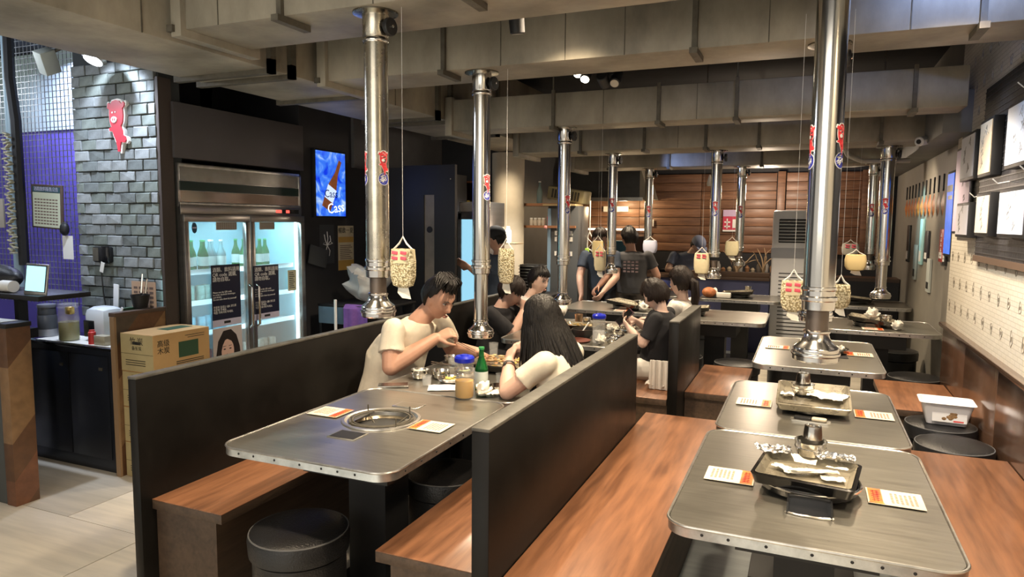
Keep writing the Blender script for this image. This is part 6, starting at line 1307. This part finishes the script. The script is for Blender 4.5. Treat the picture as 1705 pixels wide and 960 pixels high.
def seatlegs(px, py, fx, y1, y2, hipz=.53, kz=.50, reach=.42, base_z=.05):
    return [((px, py+y1, hipz), (px+fx*reach, py+y1*1.15, kz), (px+fx*(reach+.02), py+y1*1.15, base_z+.03), (px+fx*(reach+.17), py+y1*1.2, base_z)), ((px, py+y2, hipz), (px+fx*reach, py+y2*1.15, kz), (px+fx*(reach-.03), py+y2*1.15, base_z+.03), (px+fx*(reach+.12), py+y2*1.2, base_z))]
# 1 the man in the cream T-shirt
J = dict(pelvis=(-2.24, 3.40, .56), chest=(-2.19, 3.42, .82), neck=(-2.07, 3.47, 1.035), head=(-1.965, 3.52, 1.155), face=(.80, -.22, -.50), sr=(-2.125, 3.275, .985), sl=(-2.03, 3.655, .975),
         er=(-2.09, 3.20, .795), wr=(-1.925, 3.41, .935), hr=(.62, .40, .30), nr=(.25, .75, -.5), el=(-2.00, 3.76, .80), wl=(-1.80, 3.69, .815), hl=(.9, -.25, -.15), nl=(.1, -.5, -.8), legs=seatlegs(-2.24, 3.40, 1, -.10, .10, reach=.40))
t, hd, Mh, M, base = person('man in a cream T-shirt leaning over the table with chopsticks', J, m_skin, m_tee, .62, m_trou, .0052, 1.06, bulk=1.22, hands=((.6, None), (.75, None)))
hb = hair_short(hd, Mh, 1.06, .078, -.05, .012, .013, 2); hb.build('hair', m_hairb, t, smooth=60)
mb = MB(); r = random.Random(4)
for q in range(110):
    a = r.uniform(.1, 3.04); x = math.cos(a)*.066; s_ = .35+.65*abs(math.sin(a)); y0 = r.uniform(-.06, .03); x -= .004; p0 = V3((x*.6-.02, y0, .142)); p1 = V3((x*1.02-.002, y0+.050*s_, .138)); p2 = V3((x*1.16+.022+r.uniform(-.008, .008), y0*.4+.082*s_, .108+r.uniform(-.014, .012)))
    mb.tube([M @ p0, M @ ((p0+p1)/2+V3((0, 0, .004))), M @ p1, M @ p2], [.004, .0055, .0045, .0012], 5)
mb.build('fringe', m_hairb, t)
ch_ = thing('chopsticks', 'steel chopsticks held in the man\'s raised hand', 'chopsticks', (-1.855, 3.49, .925)); MB().tube([(-.05, -.03, .03), (.10, .085, -.075)], [.003, .002], 6).build('stick', m_chrome, ch_); MB().tube([(-.045, -.03, .02), (.105, .075, -.085)], [.003, .002], 6).build('stick', m_chrome, ch_)
# 2 the long-haired woman with her back to us
J = dict(pelvis=(-1.06, 3.20, .56), chest=(-1.07, 3.19, .80), neck=(-1.13, 3.19, .985), head=(-1.205, 3.21, 1.105), face=(-.95, .25, -.16), sl=(-1.12, 3.035, .935), sr=(-1.09, 3.36, .93),
         el=(-1.295, 2.99, .785), wl=(-1.385, 3.215, .885), hl=(-.15, .75, .60), nl=(.5, .5, -.6), er=(-1.25, 3.50, .79), wr=(-1.36, 3.36, .90), hr=(-.1, -.55, .75), nr=(.4, -.5, -.5), legs=seatlegs(-1.06, 3.20, -1, -.09, .09, reach=.36))
t, hd, Mh, M, base = person('long-haired woman in a cream T-shirt seen from behind, elbow on the table', J, m_skin2, m_tee, .60, m_trou, .0055, 1.0, True, bulk=1.16, hands=((.9, None), (.9, None)))
hair_short(hd, Mh, 1.0, .070, -.07, -.05, .014, 7).build('hair', m_hairb, t, smooth=60)
mb = MB(); strands(mb, hd, Mh, 1.01, 210, .50, (PI*1.02, PI*1.98), seed=2, r0=.0095, out=(.19, -.03, 0)); strands(mb, hd, Mh, 1.0, 60, .42, (PI*.92, PI*1.3), seed=15, r0=.007, out=(.08, -.05, 0)); strands(mb, hd, Mh, 1.0, 26, .30, (PI*.80, PI*1.02), seed=5, r0=.006); strands(mb, hd, Mh, 1.0, 20, .26, (-.02, .62), seed=8, r0=.006); mb.build('long_hair', m_hairb, t, smooth=60)
wq = V3((-1.37, 3.18, .868))-base; dq = V3((-.37, .9, .4)).normalized(); Mw = Matrix.Translation(wq) @ dq.to_track_quat('Z', 'Y').to_matrix().to_4x4()
w_ = MB().lathe([(.031, -.008), (.033, -.008), (.033, .008), (.031, .008)], 22, M=Mw, cap=False).build('watch_strap', m_blk, t); MB().cbox((-.0, 0, 0), (.012, .032, .034), .004).build('watch_face', m_blkg, w_).location = wq+V3((-.004, -.034, .012)); 
MB().tube([tuple(Mw @ V3((.034*math.cos(2*PI*i/20), .034*math.sin(2*PI*i/20), -.022))) for i in range(20)], .004, 6, True).build('bracelet', mat('beads', (.15, .08, .05), .4), t)
# 3 the woman in white at the second table
J = dict(pelvis=(-2.22, 5.42, .56), chest=(-2.20, 5.42, .80), neck=(-2.15, 5.42, .985), head=(-2.08, 5.45, 1.11), face=(.90, -.32, -.28), sr=(-2.17, 5.25, .93), sl=(-2.10, 5.60, .93),
         er=(-1.84, 5.33, .865), wr=(-1.93, 5.12, .83), hr=(-.5, -.8, -.2), nr=(0, .2, -1), el=(-1.93, 5.66, .86), wl=(-1.90, 5.45, .80), hl=(.4, -.8, -.1), nl=(0, 0, -1), legs=seatlegs(-2.22, 5.42, 1, -.09, .09, reach=.38))
t, hd, Mh, M, base = person('dark-haired woman in a white long-sleeved top looking down right', J, m_skin3, m_teew, 1.8, m_trou, .008, .94, True)
hair_short(hd, Mh, .95, .058, -.075, -.02, .014, 9).build('hair', m_hairb, t, smooth=60)
mb = MB(); strands(mb, hd, Mh, .95, 50, .03, (PI*1.0, PI*2.0), seed=12, r0=.012); mb.build('tied_hair', m_hairb, t, smooth=60)
# 4 the man in black at the second table, hand at his mouth
J = dict(pelvis=(-2.30, 5.02, .56), chest=(-2.28, 5.03, .78), neck=(-2.25, 5.05, .93), head=(-2.18, 5.09, 1.035), face=(.88, -.05, -.45), sr=(-2.26, 4.86, .885), sl=(-2.22, 5.24, .885),
         er=(-2.09, 4.92, .72), wr=(-2.075, 5.09, .885), hr=(-.15, .35, .9), nr=(-.8, .2, -.1), el=(-2.02, 5.30, .79), wl=(-1.93, 5.12, .79), hl=(.4, -.9, 0), nl=(0, 0, -1), legs=seatlegs(-2.30, 5.02, 1, -.10, .10, reach=.38))
t, hd, Mh, M, base = person('man in a black T-shirt with his hand at his mouth', J, m_skin2, m_teeb, .85, m_trou, .008, .98, hands=((.5, None), (1.0, None)))
hair_short(hd, Mh, 1.0, .028, -.055, -.01, .020, 14).build('hair', m_hairbr, t, smooth=60)
# 5 the woman in black with a phone
J = dict(pelvis=(-.99, 5.10, .56), chest=(-.97, 5.09, .80), neck=(-.965, 5.09, .965), head=(-1.025, 5.12, 1.065), face=(-.85, .25, -.50), sl=(-.975, 4.935, .915), sr=(-.945, 5.25, .92),
         el=(-1.06, 4.90, .735), wl=(-1.19, 5.03, .815), hl=(-.6, .6, .35), nl=(.3, .55, .4), er=(-1.05, 5.30, .74), wr=(-1.19, 5.22, .85), hr=(-.7, -.4, .3), nr=(.2, -.5, .5), legs=seatlegs(-.99, 5.10, -1, -.09, .09, reach=.34))
t, hd, Mh, M, base = person('short-haired woman in a black top looking at her phone', J, m_skin3, m_teeb, .8, m_teew, .007, .95, True, hands=((.45, None), (.4, None)))
hair_short(hd, Mh, .96, .045, -.065, -.035, .018, 19).build('hair', m_hairbr, t, smooth=60)
mb = MB(); strands(mb, hd, Mh, .95, 60, .045, (PI*.95, PI*2.05), seed=22, r0=.012); mb.build('bob_hair', m_hairbr, t, smooth=60)
t = thing('smartphone', 'dark smartphone held by the woman in black', 'phone', (-1.255, 5.13, .885)); t.rotation_euler = (.5, -.75, .35); MB().cbox((0, 0, 0), (.15, .075, .009), .003).build('phone_body', mat('phone_plum', (.10, .04, .06), .3), t); MB().cbox((0, 0, .005), (.14, .068, .001)).build('phone_screen', m_blkg, t)
tag(crumple(55, .14, .20, .05, 16).build('white_cardigan', m_teew, smooth=50), 'white cardigan bundled on the bench behind the woman in black', 'cardigan', loc=(-.93, 4.80, .452))
mb = MB(); 
for q in range(9): mb.lathe([(.010, 0), (.014, .02), (.012, .17), (.008, .20)], 8, (-.06+q*.014, .006*math.sin(q*2.2), 0))
tag(mb.build('white_garment', m_teew, smooth=60, kind='stuff'), 'white pleated garment hanging at the end of the dark partition', 'garment', loc=(-.90, 4.72, .455))
# 6 the ponytail woman
J = dict(pelvis=(-.94, 5.62, .56), chest=(-.92, 5.62, .82), neck=(-.90, 5.63, 1.0), head=(-.93, 5.66, 1.125), face=(-.88, .40, -.10), sl=(-.92, 5.47, .945), sr=(-.86, 5.79, .945),
         el=(-1.04, 5.45, .77), wl=(-1.22, 5.50, .80), hl=(-.9, .3, -.1), nl=(0, 0, -1), er=(-.98, 5.85, .77), wr=(-1.18, 5.75, .80), hr=(-.9, -.3, 0), nr=(0, 0, -1), legs=seatlegs(-.94, 5.62, -1, -.09, .09, reach=.34))
t, hd, Mh, M, base = person('woman in white with a long dark ponytail, facing away', J, m_skin3, m_teew, .7, m_trou, .008, .95, True)
hair_short(hd, Mh, .97, .058, -.06, -.02, .017, 25).build('hair', m_hairbr, t, smooth=60)
mb = MB(); b0 = M @ V3((0, -.095, .03)); r = random.Random(5)
for q in range(26):
    o_ = V3((r.uniform(-.022, .022), r.uniform(-.022, .022), 0)); mb.tube([b0+o_*.3, b0+V3((.035, -.02, -.03))+o_, b0+V3((.045, -.02, -.14))+o_, b0+V3((.035, -.015, -.24))+o_*.8, b0+V3((.03, -.01, -.31))+o_*.2], [.010, .012, .012, .009, .003], 6)
mb.build('ponytail', m_hairbr, t, smooth=60)
def cap_hat(t, M, m, k=1., brim=True):
    mb = MB(); n1, n2 = 28, 10; vs = []; fs = []
    for j in range(n2+1):
        th = PI/2*j/n2*1.02
        for i in range(n1): a = 2*PI*i/n1; vs.append((math.sin(th)*math.cos(a)*.092*k, math.sin(th)*math.sin(a)*.112*k, (.035+math.cos(th)*.105)*k))
    for j in range(n2):
        for i in range(n1): b = (i+1) % n1; fs.append((j*n1+i, (j+1)*n1+i, (j+1)*n1+b, j*n1+b))
    h = mb.add(vs, fs, M).build('cap', m, t)
    if brim:
        vs = []; 
        for z in (0, .006):
            for i in range(15): a = PI*i/14; vs.append((.08*math.cos(a)*k, (.085+.085*math.sin(a))*k, (.032+z-.02*math.sin(a))*k))
        n = 15; MB().add(vs, [tuple(range(n-1, -1, -1)), tuple(range(n, 2*n))]+[(i, (i+1) % n, n+(i+1) % n, n+i) for i in range(n)], M).build('cap_brim', m, h)
def standlegs(px, py, fx, fy):
    sx, sy = -fy, fx
    return [((px+sx*s, py+sy*s, .84), (px+sx*s*1.05+fx*.02, py+sy*s*1.05+fy*.02, .46), (px+sx*s*1.1, py+sy*s*1.1, .08), (px+sx*s*1.1+fx*.14, py+sy*s*1.1+fy*.14, .04)) for s in (.09, -.09)]
# 7 masked cook
J = dict(pelvis=(-2.12, 7.62, .90), chest=(-2.13, 7.58, 1.10), neck=(-2.13, 7.50, 1.28), head=(-2.12, 7.45, 1.415), face=(.1, -.95, -.25), sr=(-2.31, 7.52, 1.23), sl=(-1.95, 7.53, 1.23),
         er=(-2.34, 7.42, 1.00), wr=(-2.28, 7.30, .80), hr=(.0, -.5, -.8), nr=(.8, 0, 0), el=(-1.92, 7.42, 1.0), wl=(-2.02, 7.26, .85), hl=(-.3, -.6, -.6), nl=(-.8, 0, 0), legs=standlegs(-2.12, 7.62, 0, -1))
t, hd, Mh, M, base = person('cook with glasses and a light blue mask behind the yellow pouch', J, m_skin2, m_navy, .6, m_trou, .009, .97)
hair_short(hd, Mh, 1., .045, -.05, .0, .016, 31).build('hair', m_hairbr, t, smooth=60)
MB().sph((0, .066, -.045), (.058, .045, .045), 18, 12, M).build('face_mask', mat('mask_blue', (.30, .45, .62), .7), t)
for sd in (-1, 1): MB().tube([M @ V3((sd*.031+.020*math.cos(a), .094, .012+.016*math.sin(a))) for a in [2*PI*i/14 for i in range(14)]], .0018, 5, True).build('spectacle_rim', m_blk, t)
# 8 cook from behind in dark grey
J = dict(pelvis=(-1.80, 7.62, .90), chest=(-1.79, 7.60, 1.12), neck=(-1.80, 7.58, 1.30), head=(-1.83, 7.60, 1.43), face=(-.75, .6, -.15), sl=(-1.98, 7.60, 1.235), sr=(-1.62, 7.62, 1.235),
         er=(-1.52, 7.66, 1.02), wr=(-1.56, 7.80, .93), hr=(0, .8, -.3), nr=(-.8, 0, 0), el=(-2.03, 7.52, 1.02), wl=(-2.10, 7.36, .90), hl=(-.4, -.7, -.4), nl=(.5, 0, -.5), legs=standlegs(-1.80, 7.62, 0, 1))
t, hd, Mh, M, base = person('cook in a dark grey shirt with a back print, seen from behind', J, m_skin, m_dkg, .6, m_apron, .009, .97)
hair_short(hd, Mh, 1., .045, -.06, -.01, .014, 36).build('hair', m_hairb, t, smooth=60); 
mb = MB()
for q in range(4):
    for q2 in range(4): mb.box(-.05+q2*.045, -.02+q2*.045, -.178, -.174, 1.06+q*.035, 1.08+q*.035-.006*((q+q2) % 2))
mb.build('back_print', mat('print_pinkgrey', (.45, .33, .33), .7), t, kind='stuff')
# 9 capped worker behind the rear counter
J = dict(pelvis=(-1.50, 9.66, .86), chest=(-1.50, 9.64, 1.06), neck=(-1.44, 9.58, 1.22), head=(-1.36, 9.53, 1.31), face=(.55, -.55, -.62), sr=(-1.67, 9.54, 1.16), sl=(-1.30, 9.66, 1.16),
         er=(-1.74, 9.48, .97), wr=(-1.55, 9.40, .96), hr=(.8, -.3, -.2), nr=(0, 0, -1), el=(-1.22, 9.56, .99), wl=(-1.36, 9.44, .97), hl=(-.8, -.3, -.2), nl=(0, 0, -1), legs=standlegs(-1.50, 9.70, 0, -1))
t, hd, Mh, M, base = person('worker in a grey-blue polo and cap bending over the rear counter', J, m_skin3, mat('polo_blue', (.17, .21, .31), .85, noise=.15, scale=20), .6, m_trou, .010, .97)
hair_short(hd, Mh, 1., .05, -.05, .0, .010, 41).build('hair', m_hairb, t, smooth=60); cap_hat(t, M, mat('cap_grey_blue', (.19, .22, .32), .8), 1.)
# 10 worker reaching behind pipe B6
J = dict(pelvis=(-2.79, 6.22, .88), chest=(-2.78, 6.20, 1.10), neck=(-2.78, 6.17, 1.29), head=(-2.79, 6.14, 1.425), face=(-.9, -.2, -.3), sl=(-2.83, 6.05, 1.235), sr=(-2.76, 6.36, 1.235),
         el=(-2.86, 5.99, 1.07), wl=(-2.98, 5.93, 1.16), hl=(-.8, -.15, .35), nl=(.1, 1, .2), er=(-2.80, 6.42, 1.0), wr=(-2.95, 6.40, .95), hr=(-.8, 0, -.2), nr=(0, 0, -1), legs=standlegs(-2.79, 6.22, -1, 0))
t, hd, Mh, M, base = person('worker in navy and a black cap reaching out left behind pipe B6', J, m_skin, m_navy, .6, m_trou, .008, .97, hands=((.25, None), (.5, None)))
hair_short(hd, Mh, 1., .05, -.05, .0, .010, 45).build('hair', m_hairb, t, smooth=60); cap_hat(t, M, mat('cap_black', (.02, .02, .022), .8), 1.)
